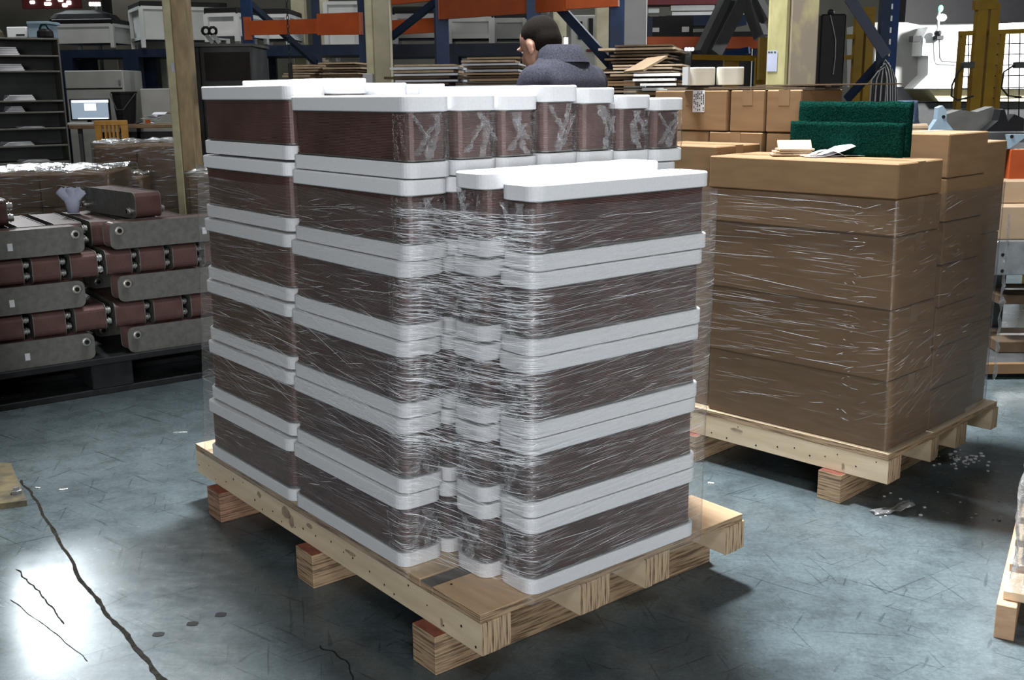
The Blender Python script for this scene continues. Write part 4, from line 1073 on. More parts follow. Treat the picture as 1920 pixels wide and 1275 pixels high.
# ---- steel pigeon-hole shelf at left with papers
zs = [at(60, y, 10).z for y in (72, 104, 133, 188, 209, 239, 271, 302, 335)]
sx_ = at(121, 180, 10).x; SHF = Vector((sx_, 10.0, 0)); SW = 1.15
t = thing('steel_shelf', 'dark steel pigeonhole shelf filled with papers at far left', 'shelf', SHF, R(31))
for x in (-.014, -SW): MB().box((x, 0, 0), (x+.014, .36, zs[0]), .003).build('side_panel', 'grey_shelf', t, world=False)
MB().box((-SW, .35, 0), (0, .365, zs[0])).build('back_panel', 'grey_dark', t, world=False)
for k, z in enumerate(zs): MB().box((-SW+.014, 0, z-.016), (-.014, .35, z), .003).build('shelf_board', 'grey_shelf', t, world=False)
NM = ['first', 'second', 'third', 'fourth', 'fifth', 'sixth', 'seventh']
for k, (px, w2, hh) in enumerate(((38, .22, .07), (35, .30, .06), (50, .26, .05), (40, .16, .05), (62, .22, .012), (38, .26, .035), (62, .24, .02))):
    c = Vector((-(119-px)/113*.60, .13, 0)); c.rotate(Matrix.Rotation(R(31), 3, 'Z')); zz = zs[k+1] + .001
    t = thing('paper_pile', f'pile of pale papers on the {NM[k]} level from the top of the shelf', 'paper', (SHF.x+c.x, SHF.y+c.y, zz), R(25+3*k), 'paper piles on the steel shelf')
    for q in range(4):
        MB().box((-w2/2+.01*q, -.10, q*hh/4), (w2/2-.012*q, .10, (q+.8)*hh/4), 0, Matrix.Rotation(R(3*q-4), 4, 'Z')).build('sheet_bundle', 'paper', t, world=False)
t = bgthing('storage_box', 'white box lying on top of the steel shelf', 'box', 30, 60, 10.1, z=zs[0]); pbox(MB(), 12, 50, 50, 71, 10.1, .22, .008).build('body', 'white_machine', t); pbox(MB(), 30, 64, 46, 67, 10.095, .006).build('slot', 'black_plastic', t)
t = bgthing('storage_box', 'pale blue box standing on top of the steel shelf', 'box', 70, 60, 10.1, z=zs[0]); pbox(MB(), 51, 43, 88, 71, 10.06, .25, .008).build('body', 'bracket_blue', t); pbox(MB(), 49, 40, 90, 45, 10.05, .27, .004).build('lid', 'bracket_blue', t)
t = bgthing('tool_bag', 'dark olive tool bag on the shelf beside the blue box', 'bag', 85, 62, 10.0, z=zs[0])
a = at(83, 71, 10.02); o = MB().stack([[(a.x + x*k, 10.05 + y*k, zs[0]+z) for x, y in rrect(.14, .10, .04, 4)] for z, k in ((0, .9), (.02, 1), (.06, .95), (.085, .6))]).build('bag_body', 'black_plastic', t); MB().tube([(a.x-.04, 10.03, zs[0]+.08), (a.x-.02, 10.03, zs[0]+.12), (a.x+.02, 10.03, zs[0]+.12), (a.x+.04, 10.03, zs[0]+.08)], .008, 6).build('strap', 'green_pad', t)
t = bgthing('olive_curtain', 'olive canvas hood rising at the far left corner', 'canvas', 10, 40, 13.0)
m = MB(); rings = []
for z, k in ((0, 1), (1.6, 1), (2.2, .85), (3.0, .35)): rings.append([(-6.75 + x*k - .4*(1-k), 13.4 + y*k, z) for x, y in rrect(1.5, .8, .2, 4)])
m.stack(rings).build('canvas', 'canvas_olive', t)
t = bgthing('machine_hood', 'black covered machine above the white machine cover', 'machine', 130, 40, 14.6, z=at(130, 46, 14.6).z)
rings = [[(at(150, 40, 14.6).x + x*k, 14.8 + y*k, at(138, 44, 14.6).z + z) for x, y in rrect(.86, .5, .12, 5)] for z, k in ((0, 1), (.06, .98), (.12, .85), (.17, .5))]
MB().stack(rings).build('cover', 'black_plastic', t)

# ---- desk with monitor, chair, bin
t = bgthing('wooden_desk', 'long wooden workbench carrying the monitor', 'desk', 225, 240, 12.5)
zd = at(225, 234, 12.3).z
MB().box((at(128, 236, 12.3).x, 12.3, zd-.04), (at(345, 236, 12.3).x, 13.0, zd), .004).build('desk_top', 'desk_wood', t)
for px in (146, 225, 335):
    for yy in (12.34, 12.9): x = at(px, 240, 12.3).x; MB().box((x-.02, yy, 0), (x+.02, yy+.04, zd-.04)).build('leg', 'grey_dark', t)
MB().box((at(150, 236, 12.3).x, 12.9, .3), (at(335, 236, 12.3).x, 12.94, zd-.1)).build('back_panel', 'grey_dark', t)
t = bgthing('computer_monitor', 'lit flat monitor showing a dialog on the far desk', 'monitor', 168, 225, 12.55, z=zd)
pbox(MB(), 131, 185, 206, 226, 12.55, .03, .004).build('bezel', 'black_plastic', t)
sc_ = pbox(MB(), 134, 187.5, 203, 223, 12.545, .004).build('screen', 'screen', t)
pbox(MB(), 134, 187.5, 203, 192.5, 12.543, .001).build('title_bar', 'screen_white', sc_); pbox(MB(), 158, 194, 180, 207.5, 12.543, .001).build('dialog_window', 'screen_white', sc_); pbox(MB(), 146, 221, 203, 223, 12.543, .001).build('task_bar', 'screen_white', sc_)
a = at(168, 226, 12.6); MB().box((a.x-.02, 12.58, zd+.01), (a.x+.02, 12.61, a.z+.05)).build('neck', 'black_plastic', t); MB().box((a.x-.10, 12.5, zd), (a.x+.10, 12.68, zd+.012), .003).build('foot', 'black_plastic', t)
t = bgthing('keyboard', 'pale keyboard on the desk before the monitor', 'keyboard', 155, 230, 12.36, z=zd); a = at(155, 230, 12.38); MB().box((a.x-.16, 12.33, zd), (a.x+.13, 12.45, zd+.025), .006).build('body', 'white_metal', t); MB().box((a.x-.15, 12.34, zd+.025), (a.x+.12, 12.44, zd+.03)).build('keys', 'grey_machine', t)
t = bgthing('waste_bin', 'dark tapering bin standing on the desk beside the monitor', 'bin', 232, 200, 12.6, z=zd)
c = at(232, 200, 12.6); zt = at(232, 172, 12.6).z
rings = [[(c.x + q*math.cos(k*math.pi/8), 12.65 + q*math.sin(k*math.pi/8), z) for k in range(16)] for z, q in ((zd, .10), (zt-.02, .135), (zt-.02, .145), (zt, .145), (zt, .13), (zd+.02, .095))]
MB().stack(rings).build('body', 'black_plastic', t); MB().tube([(c.x-.145, 12.6, zt-.02), (c.x-.05, 12.5, zt-.2), (c.x+.03, 12.49, zt-.2), (c.x+.145, 12.6, zt-.02)], .006, 6).build('handle', 'grey_dark', t)
t = bgthing('desk_papers', 'heap of papers with an orange tag on the desk end', 'paper', 285, 225, 12.5, z=zd); c = at(280, 228, 12.45)
for k in range(4): sheet(.22, .16, lambda a, b: .004+.02*k+.03*abs(math.sin(a*3+k)), Matrix.Translation((c.x + .05*k - t.location.x - .06, .04*k, .012*k)) @ Matrix.Rotation(k*.5, 4, 'Z'), 'paper', 'sheet', t)
MB().box((c.x-.03, 12.40, zd+.01), (c.x+.02, 12.43, zd+.05)).build('orange_tag', 'orange_paint', t)
t = bgthing('wooden_chair', 'yellow-brown wooden chair with slotted backrest at the desk', 'chair', 208, 240, 11.9)
x0 = at(177, 240, 11.9).x; x1 = at(239, 240, 11.9).x; zt = at(208, 226, 11.9).z; zb = at(208, 272, 11.9).z; xm = (x0+x1)/2
bk = MB(); nS = 5; wv = x1-x0; bk.box((x0, 11.9, zt-.05), (x1, 11.925, zt), .004); bk.box((x0+.01, 11.9, zb), (x1-.005, 11.925, zb+.03), .004)
edges = [x0, x0+wv*.22] ; bk.box((x0+.002, 11.9, zb+.03), (x0+wv*.20, 11.925, zt-.05)); bk.box((x1-wv*.20, 11.9, zb+.03), (x1-.002, 11.925, zt-.05))
for k in range(4): xx = x0+wv*(.20 + .6*(k+1)/5 ); bk.box((xx-.011, 11.9, zb+.03), (xx+.011, 11.925, zt-.05))
bk.build('backrest', 'chair_wood', t)
MB().box((x0, 11.92, .62), (x1, 12.32, .65), .006).build('seat', 'chair_wood', t)
for x in (x0+.02, x1-.02): MB().box((x-.018, 11.9, 0), (x+.018, 11.93, zb+.01)).build('leg', 'chair_wood', t); MB().box((x-.018, 12.27, 0), (x+.018, 12.30, .62)).build('leg', 'chair_wood', t)

# ---- far machines right of the worker
t = bgthing('dark_press', 'dark machine frame with crossed struts behind the cream blocks', 'machine', 1330, 60, 8.4)
for (x0, y0, x1, y1, w2) in ((1362, -5, 1312, 98, .06), (1392, -5, 1338, 100, .10), (1400, -5, 1428, 70, .09), (1418, -5, 1442, 40, .05)): pxbar(x0, y0, 8.4, x1, y1, 8.3, w2, .08).build('strut', 'grey_dark', t)
pbox(MB(), 1215, 30, 1300, 78, 9.0, .6).build('motor_box', 'black_plastic', t); pbox(MB(), 1250, 28, 1400, 48, 9.3, .5).build('table', 'dark_blue_paint', t); pbox(MB(), 1222, 52, 1236, 60, 8.98, .02).build('plate', 'white_metal', t); pbox(MB(), 1279, 50, 1292, 60, 8.98, .02).build('plate', 'white_metal', t)
a, b = pb(1230, 60, 1410, 105, 9.2, .5); MB().box((a[0], a[1], 0), b).build('base', 'black_plastic', t)
t = bgthing('pallet_rack', 'far orange rack beam behind the flat crates', 'rack', 1320, 80, 9.0)
pxbar(1212, 80, 8.85, 1425, 80, 8.85, .09).build('beam', 'orange_paint', t); pxbar(1360, 103, 8.8, 1405, 94, 8.7, .05).build('blue_rail', 'blue_paint', t); pxbar(1334, 104, 8.8, 1362, 99, 8.8, .04).build('blue_rail', 'blue_paint', t)
for px in (1216, 1422): upright(MB(), px, 80, 8.9, .06, .06, 2.0).build('upright', 'dark_blue_paint', t)
t = bgthing('safety_rail', 'yellow guard rail behind the cream blocks', 'rail', 1370, 110, 7.6)
pxbar(1300, 107, 7.6, 1440, 110, 7.3, .035).build('rail', 'yellow_paint', t)
for px, Y in ((1372, 7.5), (1432, 7.2)): x = at(px, 120, Y).x; a = at(px, 108, Y); MB().box((x-.05, Y, 0), (x+.05, Y+.05, a.z)).build('post', 'yellow_paint', t)
pbox(MB(), 1424, 70, 1440, 150, 7.1, .06).build('panel', 'yellow_paint', t)
t = bgthing('grey_cabinet', 'grey machine cabinet between the rail and the yellow column', 'cabinet', 1410, 100, 10)
floor_box(1345, 1440, 92, 10, .6).build('body', 'grey_machine', t); a, b = pb(1390, 96, 1391.5, 160, 9.99, .02); MB().box(a, b).build('door_gap', 'black_plastic', t)
def tube_lamp(label, x0, y0, x1, y1, Y):
    t = bgthing('work_lamp', label, 'lamp', (x0+x1)/2, y1, Y, z=at(x0, y1, Y).z)
    n = max(1, round((x1-x0)/6))
    for k in range(n): xa = x0+(x1-x0)*k/n; pbox(MB(), xa+.6, y0, xa+(x1-x0)/n-.6, y1, Y, .03, .004).build('tube', 'tube_light', t)
    pbox(MB(), x0-1, y0-2, x1+1, y0, Y+.01, .05).build('housing', 'dark_red', t)
    xx = at((x0+x1)/2, y0, Y).x; MB().box((xx-.02, Y+.04, 0), (xx+.02, Y+.08, at(x0, y0, Y).z)).build('pole', 'grey_dark', t)
tube_lamp('small bank of four lit tubes behind the worker', 1057, 70, 1075, 84, 13.8)
tube_lamp('small bright lamp beside the dark struts', 1284, 89, 1302, 95, 8.2)
tube_lamp('long lit tube above the worker', 1016, 17, 1040, 22, 15)
tube_lamp('lit tube high at the far left', 166, 4, 188, 11, 16)
t = bgthing('instrument_panel', 'grey machine panel with round dials behind the worker', 'machine', 1090, 90, 13)
floor_box(1070, 1150, 28, 13, .6).build('body', 'grey_machine', t); pbox(MB(), 1100, 92, 1146, 97, 12.98, .03).build('red_stripe', 'dark_red', t)
for px, y0 in ((1084, 40), (1104, 34), (1122, 38)): pbox(MB(), px, y0, px+8, y0+34, 12.98, .03).build('slot', 'black_plastic', t)
for px in (1110, 1121, 1134):
    a = at(px, 128, 12.97); MB().tube([(a.x, 12.96, a.z), (a.x, 13.0, a.z)], .025, 10).build('dial', 'black_plastic', t)
t = bgthing('red_sign_strip', 'dark red overhead duct with white lettering plates far behind', 'duct', 1250, 10, 14, z=at(1250, 30, 14).z)
pbox(MB(), 1205, -25, 1420, 8, 14, .4).build('duct', 'dark_red', t)
for x0, x1, y0, y1 in ((1258, 1340, 10, 20), (1260, 1350, 22, 29), (1216, 1236, 16, 24), (1372, 1396, 18, 28), (1218, 1235, 30, 45), (1412, 1430, 22, 38)): pbox(MB(), x0, y0, x1, y1, 14.05, .1).build('pale_panel', 'white_metal', t)
MB().box((at(1300, 10, 14.1).x-.05, 14.3, 0), (at(1300, 10, 14.1).x+.05, 14.4, at(1250, 8, 14).z+.2)).build('support', 'grey_machine', t)
t = bgthing('red_grid', 'dark red lattice against bright panes at upper left', 'lattice', 95, 5, 15, z=at(95, 18, 15).z)
pbox(MB(), 40, -20, 150, 16, 15, .05).build('lattice', 'dark_red', t)
for x0, x1, y0, y1 in ((55, 65, 1, 7), (82, 96, 4, 10), (108, 118, -3, 3), (116, 126, 6, 13), (124, 133, 1, 9), (85, 95, -8, 1)): pbox(MB(), x0, y0, x1, y1, 14.98, .02, .01).build('pane', 'tube_light', t)
t = bgthing('brown_cabinet', 'brown cabinet wall behind the white crates at upper left', 'cabinet', 225, 30, 15)
floor_box(206, 300, -40, 15.8, .6).build('body', 'wall_paint', t); pbox(MB(), 192, -20, 206, 60, 15.7, .1).build('dark_post', 'black_plastic', t)

# ---- right side: blue upright, cables, yellow fence, white machine
t = bgthing('rack_upright', 'dark blue perforated rack upright with diagonal braces behind the green mats', 'rack', 1668, 100, 5.9)
x = at(1668, 90, 5.9).x
MB().box((x-.055, 5.9, 0), (x-.005, 5.95, 4)).build('post', 'dark_blue_paint', t); MB().box((x-.004, 5.93, 0), (x+.05, 5.99, 4)).build('post', 'blue_paint', t)
for k in range(14): z = 1.42 + k*.06; MB().box((x-.006, 5.896, z), (x+.003, 5.9, z+.028), .001).build('slot', 'white_metal', t)
pxbar(1592, -4, 5.95, 1662, 104, 5.9, .055, .03).build('brace', 'dark_blue_paint', t); pxbar(1658, 108, 5.92, 1588, 186, 6.1, .04, .03).build('brace', 'dark_blue_paint', t)
t = bgthing('cable_bundle', 'bundle of black and grey cables looped over the blue upright', 'cables', 1655, 150, 5.8, z=1.35)
for k in range(11):
    x0 = 1634 + k*3.2; ap = 112 + abs(k-6)*2.2
    MB().tube([at(x0-3, 190, 5.86), at(x0, 150, 5.85), at((x0+1660)/2, ap+8, 5.84), at(1660, ap, 5.84), at(1662+k*1.2, ap+12, 5.83), at(1664+k*1.6, 150, 5.83), at(1664+k*1.6, 192, 5.84)], .004, 6).build('cable', 'cable_grey' if k % 3 == 0 else 'cable_black', t)
def fence_post(mb, px, py, Y, wpx, ytop, Ybot=0): a = at(px-wpx/2, py, Y); b = at(px+wpx/2, py, Y); mb.box((a.x, Y, 0), (b.x, Y+.06, at(px, ytop, Y).z)); return mb
t = bgthing('machine_fence', 'yellow steel machine fence with wire mesh at upper right', 'fence', 1860, 120, 7.2)
for px, wp, y0 in ((1836, 19, 4), (1859, 17, 6)): fence_post(MB(), px, 110, 7.2, wp, y0).build('post', 'yellow_paint', t)
fence_post(MB(), 1803, 130, 7.25, 9, 60).build('post', 'yellow_paint', t); fence_post(MB(), 1876, 130, 7.25, 9, 60).build('post', 'yellow_paint', t); fence_post(MB(), 1968, 130, 7.25, 9, 60).build('post', 'yellow_paint', t)
pxbar(1798, 63, 7.26, 1975, 56, 7.26, .03, .03).build('rail', 'yellow_paint', t); pxbar(1826, 10, 7.22, 1868, 8, 7.22, .06, .05).build('rail', 'yellow_paint', t); pxbar(1798, 232, 7.26, 1975, 226, 7.26, .03, .03).build('rail', 'yellow_paint', t)
m = MB()
for px in (1815, 1822.5, 1891, 1911, 1930, 1950): m.tube([at(px+1.5, 62, 7.27), at(px-1, 228, 7.27)], .0042, 4)
for py in (84, 104, 124, 144, 166, 186, 206): m.tube([at(1803, py, 7.275), at(1968, py-4, 7.275)], .0034, 4)
m.build('wire_mesh', 'cable_black', t)
t = bgthing('machine_fence', 'yellow steel fence posts left of the blue upright', 'fence', 1620, 110, 7.4)
for px, wp, y0 in ((1609, 15, 20), (1629, 15, 18)): fence_post(MB(), px, 110, 7.4, wp, y0).build('post', 'yellow_paint', t)
pxbar(1604, 22, 7.42, 1640, 20, 7.42, .05, .05).build('rail', 'yellow_paint', t); pxbar(1585, 69, 7.45, 1602, 69, 7.45, .03, .03).build('rail', 'yellow_paint', t); pxbar(1582, 108, 7.45, 1602, 107, 7.45, .03, .03).build('rail', 'yellow_paint', t)
# white machining centre
t = bgthing('white_machine', 'bright white machine enclosure behind the yellow fence', 'machine', 1810, 110, 9.6)
ym = 9.6
def face(pts, Y, dep, name, mat):
    v = [at(px, py, Y) for px, py in pts]; n = len(v); v2 = [p + Vector((0, dep, 0)) for p in v]
    m = MB().add(v+v2, [tuple(range(n)), tuple(range(n, 2*n))[::-1]] + [(k, (k+1) % n, n+(k+1) % n, n+k) for k in range(n)]); return fix_normals(m.build(name, mat, t))
face([(1741, 50), (2010, 38), (2010, 166), (1713, 166), (1740, 140), (1741, 105), (1729, 104), (1731, 70)], 9.6, .8, 'front_panel', 'white_machine')
face([(1640, 42), (1700, 42), (1741, 50), (1731, 70), (1729, 104), (1741, 105), (1740, 140), (1713, 163), (1640, 163)], 9.85, .8, 'side_panel', 'grey_machine')
face([(1742, 168), (2010, 168), (2010, 190), (1760, 190)], 9.7, .6, 'lower_panel', 'pale_yellow_panel')
a, b = pb(1700, 192, 2010, 215, 9.8, .9); MB().box((a[0], a[1], 0), b).build('base', 'grey_dark', t)
pbox(MB(), 1700, -60, 2010, 44, 10.6, .6).build('head', 'black_plastic', t); MB().box((at(1690, 60, 10.7).x, 10.7, 0), (at(2010, 60, 10.7).x, 11.2, 2.2)).build('column', 'white_machine', t)
pbox(MB(), 1712, 67, 1728, 78, 9.55, .1).build('latch', 'black_plastic', t)
a = at(1760, 62, 9.5); MB().ball((a.x, 9.52, a.z), (.028, .05, .028)).build('camera_knob', 'black_plastic', t); pbox(MB(), 1756, 66, 1770, 75, 9.5, .08, .005).build('bracket', 'black_plastic', t)
MB().tube([at(1761, 74, 9.55), at(1762, 108, 9.55), at(1766, 115, 9.55), at(1800, 117, 9.55)], .006, 6).build('cable', 'grey_dark', t)
t = bgthing('signal_lamp', 'green and white signal lamp above the white machine', 'lamp', 1765, 25, 9.4, z=at(1765, 46, 9.4).z)
a = at(1764, 16, 9.4); MB().ball((a.x, 9.4, a.z), (.02, .02, .028)).build('green_lens', 'lamp_green', t); a2 = at(1766, 33, 9.4); MB().ball((a2.x, 9.4, a2.z), (.04, .03, .03)).build('white_lens', 'lamp_white', t)
MB().tube([(a.x, 9.43, at(1765, 46, 9.4).z-.05), (a.x, 9.43, a.z)], .012, 8).build('stem', 'galvanised', t)
lp = bpy.data.lights.new('machine_lamp_light', 'POINT'); lp.energy = 380; lp.shadow_soft_size = .1; lo_ = bpy.data.objects.new('machine_lamp_light', lp); COL.objects.link(lo_); lo_.location = (a2.x+.6, 8.6, a2.z+.1)
for k, (pts) in enumerate(([(1808, 120), (1795, 138), (1785, 160), (1784, 180), (1795, 188), (1825, 180)], [(1905, 120), (1882, 135), (1878, 165), (1890, 180), (1915, 182)])):
    t = bgthing('air_hose', f'thin black hose looping on the {["left", "right"][k]} fence panel', 'hose', pts[0][0], 150, 7.1, z=at(1800, 190, 7.1).z)
    MB().tube([at(px, py, 7.12) for px, py in pts], .006, 6).build('hose', 'cable_black', t); a = at(pts[0][0]+3, pts[0][1]+2, 7.12); MB().box((a.x-.02, 7.1, a.z-.02), (a.x+.05, 7.15, a.z+.02), .004).build('fitting', 'grey_dark', t)

# ---- objects on the bench behind the right cartons
t = bgthing('steel_bench', 'low dark bench behind the right-hand cartons', 'bench', 1830, 240, 5.7)
zb_ = at(1830, 246, 5.7).z
MB().box((at(1690, 246, 5.5).x, 5.5, zb_-.05), (at(1930, 246, 5.5).x, 6.3, zb_)).build('top', 'grey_dark', t)
for px in (1700, 1852):
    x = at(px, 246, 5.5).x
    for yy in (5.52, 6.22): MB().box((x-.03, yy, 0), (x+.03, yy+.06, zb_-.05)).build('leg', 'grey_dark', t)
def slab(name, label, cat, pts, Y, dep, mat, hole=None):
    c = at(pts[0][0], pts[0][1], Y); t = thing(name, label, cat, (c.x, Y, zb_)); v = [at(px, py, Y) for px, py in pts]; n = len(v); v2 = [p + Vector((0, dep, 0)) for p in v]
    fix_normals(MB().add(v+v2, [tuple(range(n)), tuple(range(n, 2*n))[::-1]] + [(k, (k+1) % n, n+(k+1) % n, n+k) for k in range(n)]).build('plate', mat, t))
    if hole: a = at(*hole, Y); MB().tube([(a.x, Y-.003, a.z), (a.x, Y+.002, a.z)], .009, 10).build('hole', 'black_plastic', t)
slab('steel_bracket', 'blue-grey bracket plate rising behind the nearer carton top', 'bracket', [(1743, 244), (1757, 224), (1759, 202), (1768, 198), (1774, 206), (1775, 228), (1788, 244)], 5.6, .05, 'bracket_blue', (1769, 219))
slab('steel_bracket', 'dark grey curved machine part behind the bracket plate', 'machine part', [(1772, 246), (1776, 214), (1800, 206), (1832, 210), (1862, 200), (1874, 212), (1870, 246)], 5.8, .1, 'grey_shelf')
slab('steel_bracket', 'black pointed bracket right of the curved grey part', 'bracket', [(1848, 246), (1872, 226), (1877, 205), (1884, 205), (1890, 228), (1902, 214), (1920, 222), (1920, 246)], 5.65, .08, 'black_plastic')
slab('steel_plate', 'pale blue triangular plate at the right picture edge', 'plate', [(1893, 279), (1888, 252), (1930, 252)], 5.3, .02, 'bracket_blue', (1897, 256))
c = at(1712, 196, 5.7); t = thing('fabric_bundle', 'crumpled blue-grey fabric bundle behind the green mats', 'fabric', (c.x, 5.75, zb_))
rings = []
for j in range(12):
    z = zb_ + .16*j/11; rings.append([(c.x + (.07-.02*j/11)*math.cos(k*math.pi/10)*(1+.35*noise.noise(Vector((k*.6, j*.5, 2)))), 5.78 + .05*math.sin(k*math.pi/10)*(1+.3*noise.noise(Vector((k*.6, j*.5, 5)))), z) for k in range(20)])
MB().stack(rings).build('fabric', 'denim', t, True)
c = at(1718, 240, 5.55); t = thing('tan_roll', 'small tan padded roll lying behind the right cartons', 'roll', (c.x, 5.55, zb_)); MB().tube([(c.x-.06, 5.56, zb_+.024), (c.x+.06, 5.58, zb_+.024)], [.020, .024], 12).build('roll', 'cardboard_pale', t)

# ---- rack at the right picture edge
t = bgthing('storage_rack', 'grey steel rack with punched beam at the right picture edge', 'rack', 1930, 480, 5.0)
xa = at(1868, 480, 5.2).x; xb = xa+1.6
zA = at(1900, 452, 5.2).z; zB = at(1900, 516, 5.2).z
MB().box((xa, 5.2, zB), (xb, 5.24, zA), .004).build('beam', 'galvanised', t); MB().box((xa, 6.0, zB), (xb, 6.04, zA), .004).build('beam', 'galvanised', t)
MB().box((xa, 5.24, zA-.02), (xb, 6.0, zA)).build('shelf_board', 'grey_shelf', t)
for px, py in ((1880, 478), (1879, 508)):
    a = at(px, py, 5.2); MB().tube([(a.x, 5.196, a.z), (a.x, 5.201, a.z)], .009, 10).build('hole', 'black_plastic', t)
zC = .06
MB().box((xa, 5.2, zC-.03), (xb, 5.24, zC+.02)).build('beam', 'cardboard', t); MB().box((xa, 5.24, zC), (xb, 6.0, zC+.02)).build('shelf_board', 'grey_dark', t)
for x in (xa+.35, xb):
    for yy in (5.25, 5.95): MB().box((x, yy, 0), (x+.06, yy+.05, 1.05)).build('upright', 'grey_dark', t)
zO = (at(1905, 338, 5.5).z, at(1905, 280, 5.5).z)
MB().box((at(1893, 300, 5.5).x, 5.5, zO[0]), (xb+.2, 5.55, zO[1]), .004).build('orange_beam', 'orange_paint', t)
MB().box((xb+.14, 5.5, 0), (xb+.2, 5.56, zO[1])).build('upright', 'grey_dark', t)
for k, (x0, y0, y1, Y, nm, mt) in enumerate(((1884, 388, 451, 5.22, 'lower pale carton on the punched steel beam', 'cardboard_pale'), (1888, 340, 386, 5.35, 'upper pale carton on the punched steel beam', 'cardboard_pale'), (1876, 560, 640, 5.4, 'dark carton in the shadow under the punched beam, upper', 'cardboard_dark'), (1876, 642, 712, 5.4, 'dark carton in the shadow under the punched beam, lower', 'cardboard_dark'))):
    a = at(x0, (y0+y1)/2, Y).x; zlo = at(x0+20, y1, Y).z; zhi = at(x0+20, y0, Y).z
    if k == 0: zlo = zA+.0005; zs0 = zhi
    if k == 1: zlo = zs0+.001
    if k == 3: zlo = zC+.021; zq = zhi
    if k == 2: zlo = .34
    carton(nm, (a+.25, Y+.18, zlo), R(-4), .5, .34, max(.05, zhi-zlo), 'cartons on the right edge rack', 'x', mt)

# ================================================================ THE WORKER
def capsule(mb, p, q, r0, r1, n=14):
    p, q = Vector(p), Vector(q); k = 7; pts = [p.lerp(q, i/k) for i in range(k+1)]; rr = [r0+(r1-r0)*i/k for i in range(k+1)]
    mb.tube(pts, rr, n); mb.ball(p, r0, n, 9); mb.ball(q, r1, n, 9)
def remesh(o, vox, it=6):
    m = o.modifiers.new('remesh', 'REMESH'); m.mode = 'VOXEL'; m.voxel_size = vox; m.use_smooth_shade = True
    s_ = o.modifiers.new('smooth', 'SMOOTH'); s_.factor = .5; s_.iterations = it
    return o
MP = Vector((.225, 4.72, .055)); FACE = R(50)
man = thing('person', 'person in dark grey work jacket, head bowed, seen from behind', 'person', MP, FACE)
HB = Vector((0, .120, 1.578)); HR = Matrix.Rotation(R(-26), 3, 'X')     # head centre, bowed forward
def hd(x, y, z): return HB + HR @ Vector((x, y, z))
b = MB()
b.ball(hd(0, -.012, .030), (.074, .094, .082), 18, 12, HR); b.ball(hd(0, .030, -.035), (.060, .064, .070), 16, 10, HR)      # skull, face
b.ball(hd(0, .060, -.082), (.034, .030, .026), 12, 8, HR); b.ball(hd(0, .052, -.060), (.046, .042, .036), 12, 8, HR)         # chin, jaw
b.tube([hd(0, .088, .010), hd(0, .106, -.026)], [.008, .014], 8); b.ball(hd(0, .103, -.028), (.015, .014, .011), 10, 7)      # nose
b.ball(hd(0, .088, .026), (.050, .012, .010), 12, 7, HR); b.ball(hd(0, .092, -.054), (.022, .010, .009), 10, 7, HR)           # brow, lips
for sx in (-1, 1):
    e = hd(sx*.075, -.005, -.012); b.ball(e, (.009, .022, .034), 12, 9, HR @ Matrix.Rotation(R(10*sx), 3, 'Z')); b.ball(e + HR @ Vector((sx*.004, .004, -.022)), (.008, .012, .012), 8, 6)
capsule(b, (0, .012, 1.44), hd(0, -.020, -.060), .060, .057)      # neck
capsule(b, (0, -.005, 1.00), (0, -.005, 1.40), .125, .14); b.ball((0, -.01, 1.32), (.15, .09, .12)); b.ball((0, 0, .95), (.165, .115, .12))
HANDS = {-1: Vector((-.14, .40, 1.06)), 1: Vector((.14, .40, 1.06))}
for sx in (-1, 1):
    sh_ = Vector((sx*.175, -.01, 1.405)); el = Vector((sx*.245, .06, 1.13)); wr = Vector((sx*.165, .31, 1.07))
    capsule(b, sh_, el, .052, .042); capsule(b, el, wr, .040, .028)
    d = (HANDS[sx]-wr).normalized(); side = Vector((-sx, 0, 0)); palm = wr + d*.05
    b.ball(palm, (.040, .05, .018), 12, 8)
    for q in range(4):
        base = palm + d*.042 + Vector((sx*(.027-.018*q), 0, 0)); L = (.052, .068, .072, .062)[q]
        mid = base + d*L*.55 + Vector((0, 0, -.010)); tip = mid + d*L*.35 + Vector((0, 0, -.028)); capsule(b, base, mid, .0088, .0082, 8); capsule(b, mid, tip, .0082, .0072, 8)
    tb = palm + d*-.005 + side*.036; tm = tb + side*.024 + d*.026; capsule(b, tb, tm, .011, .0095, 8); capsule(b, tm, tm + d*.028 + Vector((0, 0, -.008)), .0095, .0078, 8)
    hp = Vector((sx*.09, 0, .92)); kn = Vector((sx*.105, .02, .50)); an = Vector((sx*.11, -.01, .035))
    capsule(b, hp, kn, .085, .057); capsule(b, kn, an, .055, .036); capsule(b, an + Vector((0, -.02, -.04)), an + Vector((0, .13, -.055)), .035, .03)
remesh(b.build('body', 'skin', man, True, world=False), .0075, 4)
h = MB(); h.ball(hd(0, -.022, .038), (.0775, .092, .083), 20, 14, HR); h.ball(hd(0, -.045, .005), (.073, .066, .075), 16, 10, HR)
remesh(h.build('hair', 'hair', man, True, world=False), .007, 10)
for sx in (-1, 1): MB().ball(hd(sx*.03, .071, .004), (.010, .006, .005), 10, 6).build('eye', 'eye_white', man, True, world=False)
j = MB()
rings = []
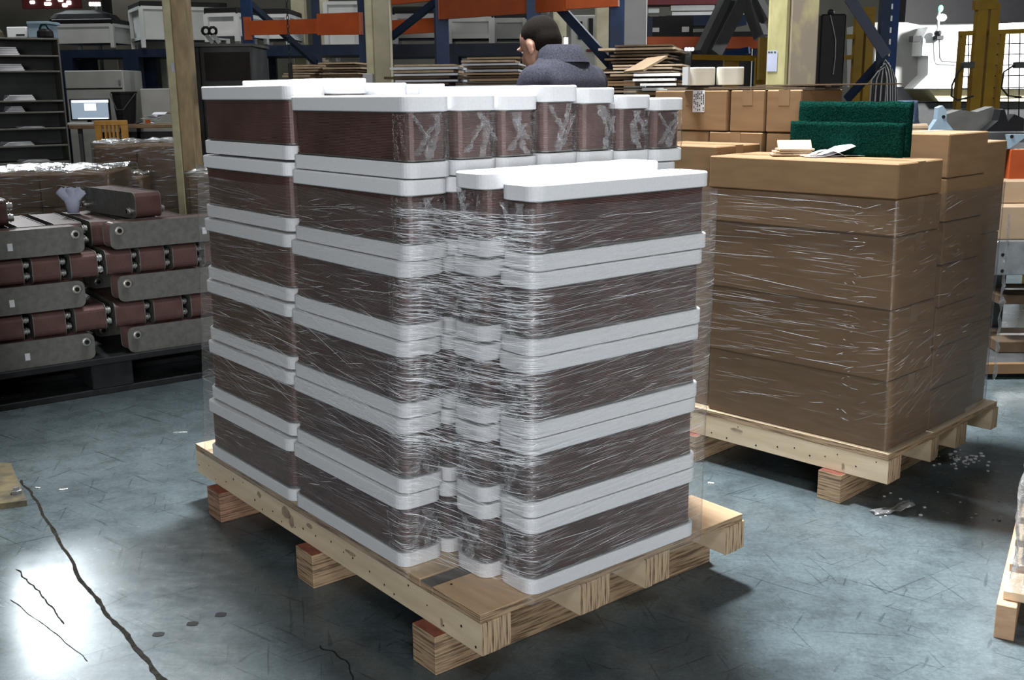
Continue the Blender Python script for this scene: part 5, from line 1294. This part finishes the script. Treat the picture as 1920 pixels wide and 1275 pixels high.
for z, rx, ry, yy in ((.86, .205, .150, 0), (1.0, .200, .148, -.002), (1.15, .205, .150, -.008), (1.28, .222, .150, -.014), (1.37, .232, .142, -.016), (1.435, .222, .130, -.014), (1.485, .172, .106, -.008), (1.515, .118, .092, .000), (1.53, .095, .08, .004)):
    rings.append([(rx*math.copysign(abs(math.cos(a))**.8, math.cos(a)), yy + ry*math.copysign(abs(math.sin(a))**.9, math.sin(a)), z) for a in [2*math.pi*k/28 for k in range(28)]])
j.stack(rings)
for sx in (-1, 1):
    capsule(j, (sx*.182, -.012, 1.415), (sx*.250, .055, 1.13), .086, .068); capsule(j, (sx*.250, .055, 1.13), (sx*.172, .285, 1.075), .064, .048)
remesh(j.build('jacket', 'jacket_cloth', man, True, world=False), .011, 6)
cl = MB(); rg = []
for k, (z, rx, ry, yy) in enumerate(((1.50, .104, .094, .000), (1.545, .084, .084, .010), (1.578, .080, .080, .016), (1.576, .087, .088, .014), (1.54, .100, .102, .006), (1.505, .124, .114, -.004))):
    rg.append([(rx*math.cos(a), yy + ry*math.sin(a), z - .035*max(0, math.sin(a)) ) for a in [2*math.pi*q/24 for q in range(24)]])
cl.stack(rg, False); cl.build('collar', 'jacket_cloth', man, True, world=False)
ys = MB(); ys.tube([(-.20, -.125, 1.315), (-.10, -.168, 1.31), (0, -.176, 1.305), (.10, -.168, 1.31), (.20, -.125, 1.315)], .0035, 6); ys.build('yoke_seam', 'jacket_cloth', man, True, world=False)
tr = MB(); tr.ball((0, 0, .93), (.172, .125, .13))
for sx in (-1, 1): capsule(tr, (sx*.09, 0, .92), (sx*.105, .02, .50), .100, .076); capsule(tr, (sx*.105, .02, .50), (sx*.11, -.01, .045), .074, .060)
remesh(tr.build('trousers', 'trousers_cloth', man, True, world=False), .012, 6)
for sx in (-1, 1):
    s_ = MB(); c = (sx*.11, .045, 0); s_.stack([[(sx*.11 + x*k, .045 + y*k2, z-.055) for x, y in rrect(.10, .28, .045, 5)] for z, k, k2 in ((0, 1, 1), (.025, 1, 1), (.06, .9, .95), (.085, .72, .62))]); s_.build('shoe', 'shoe_black', man, True, world=False)
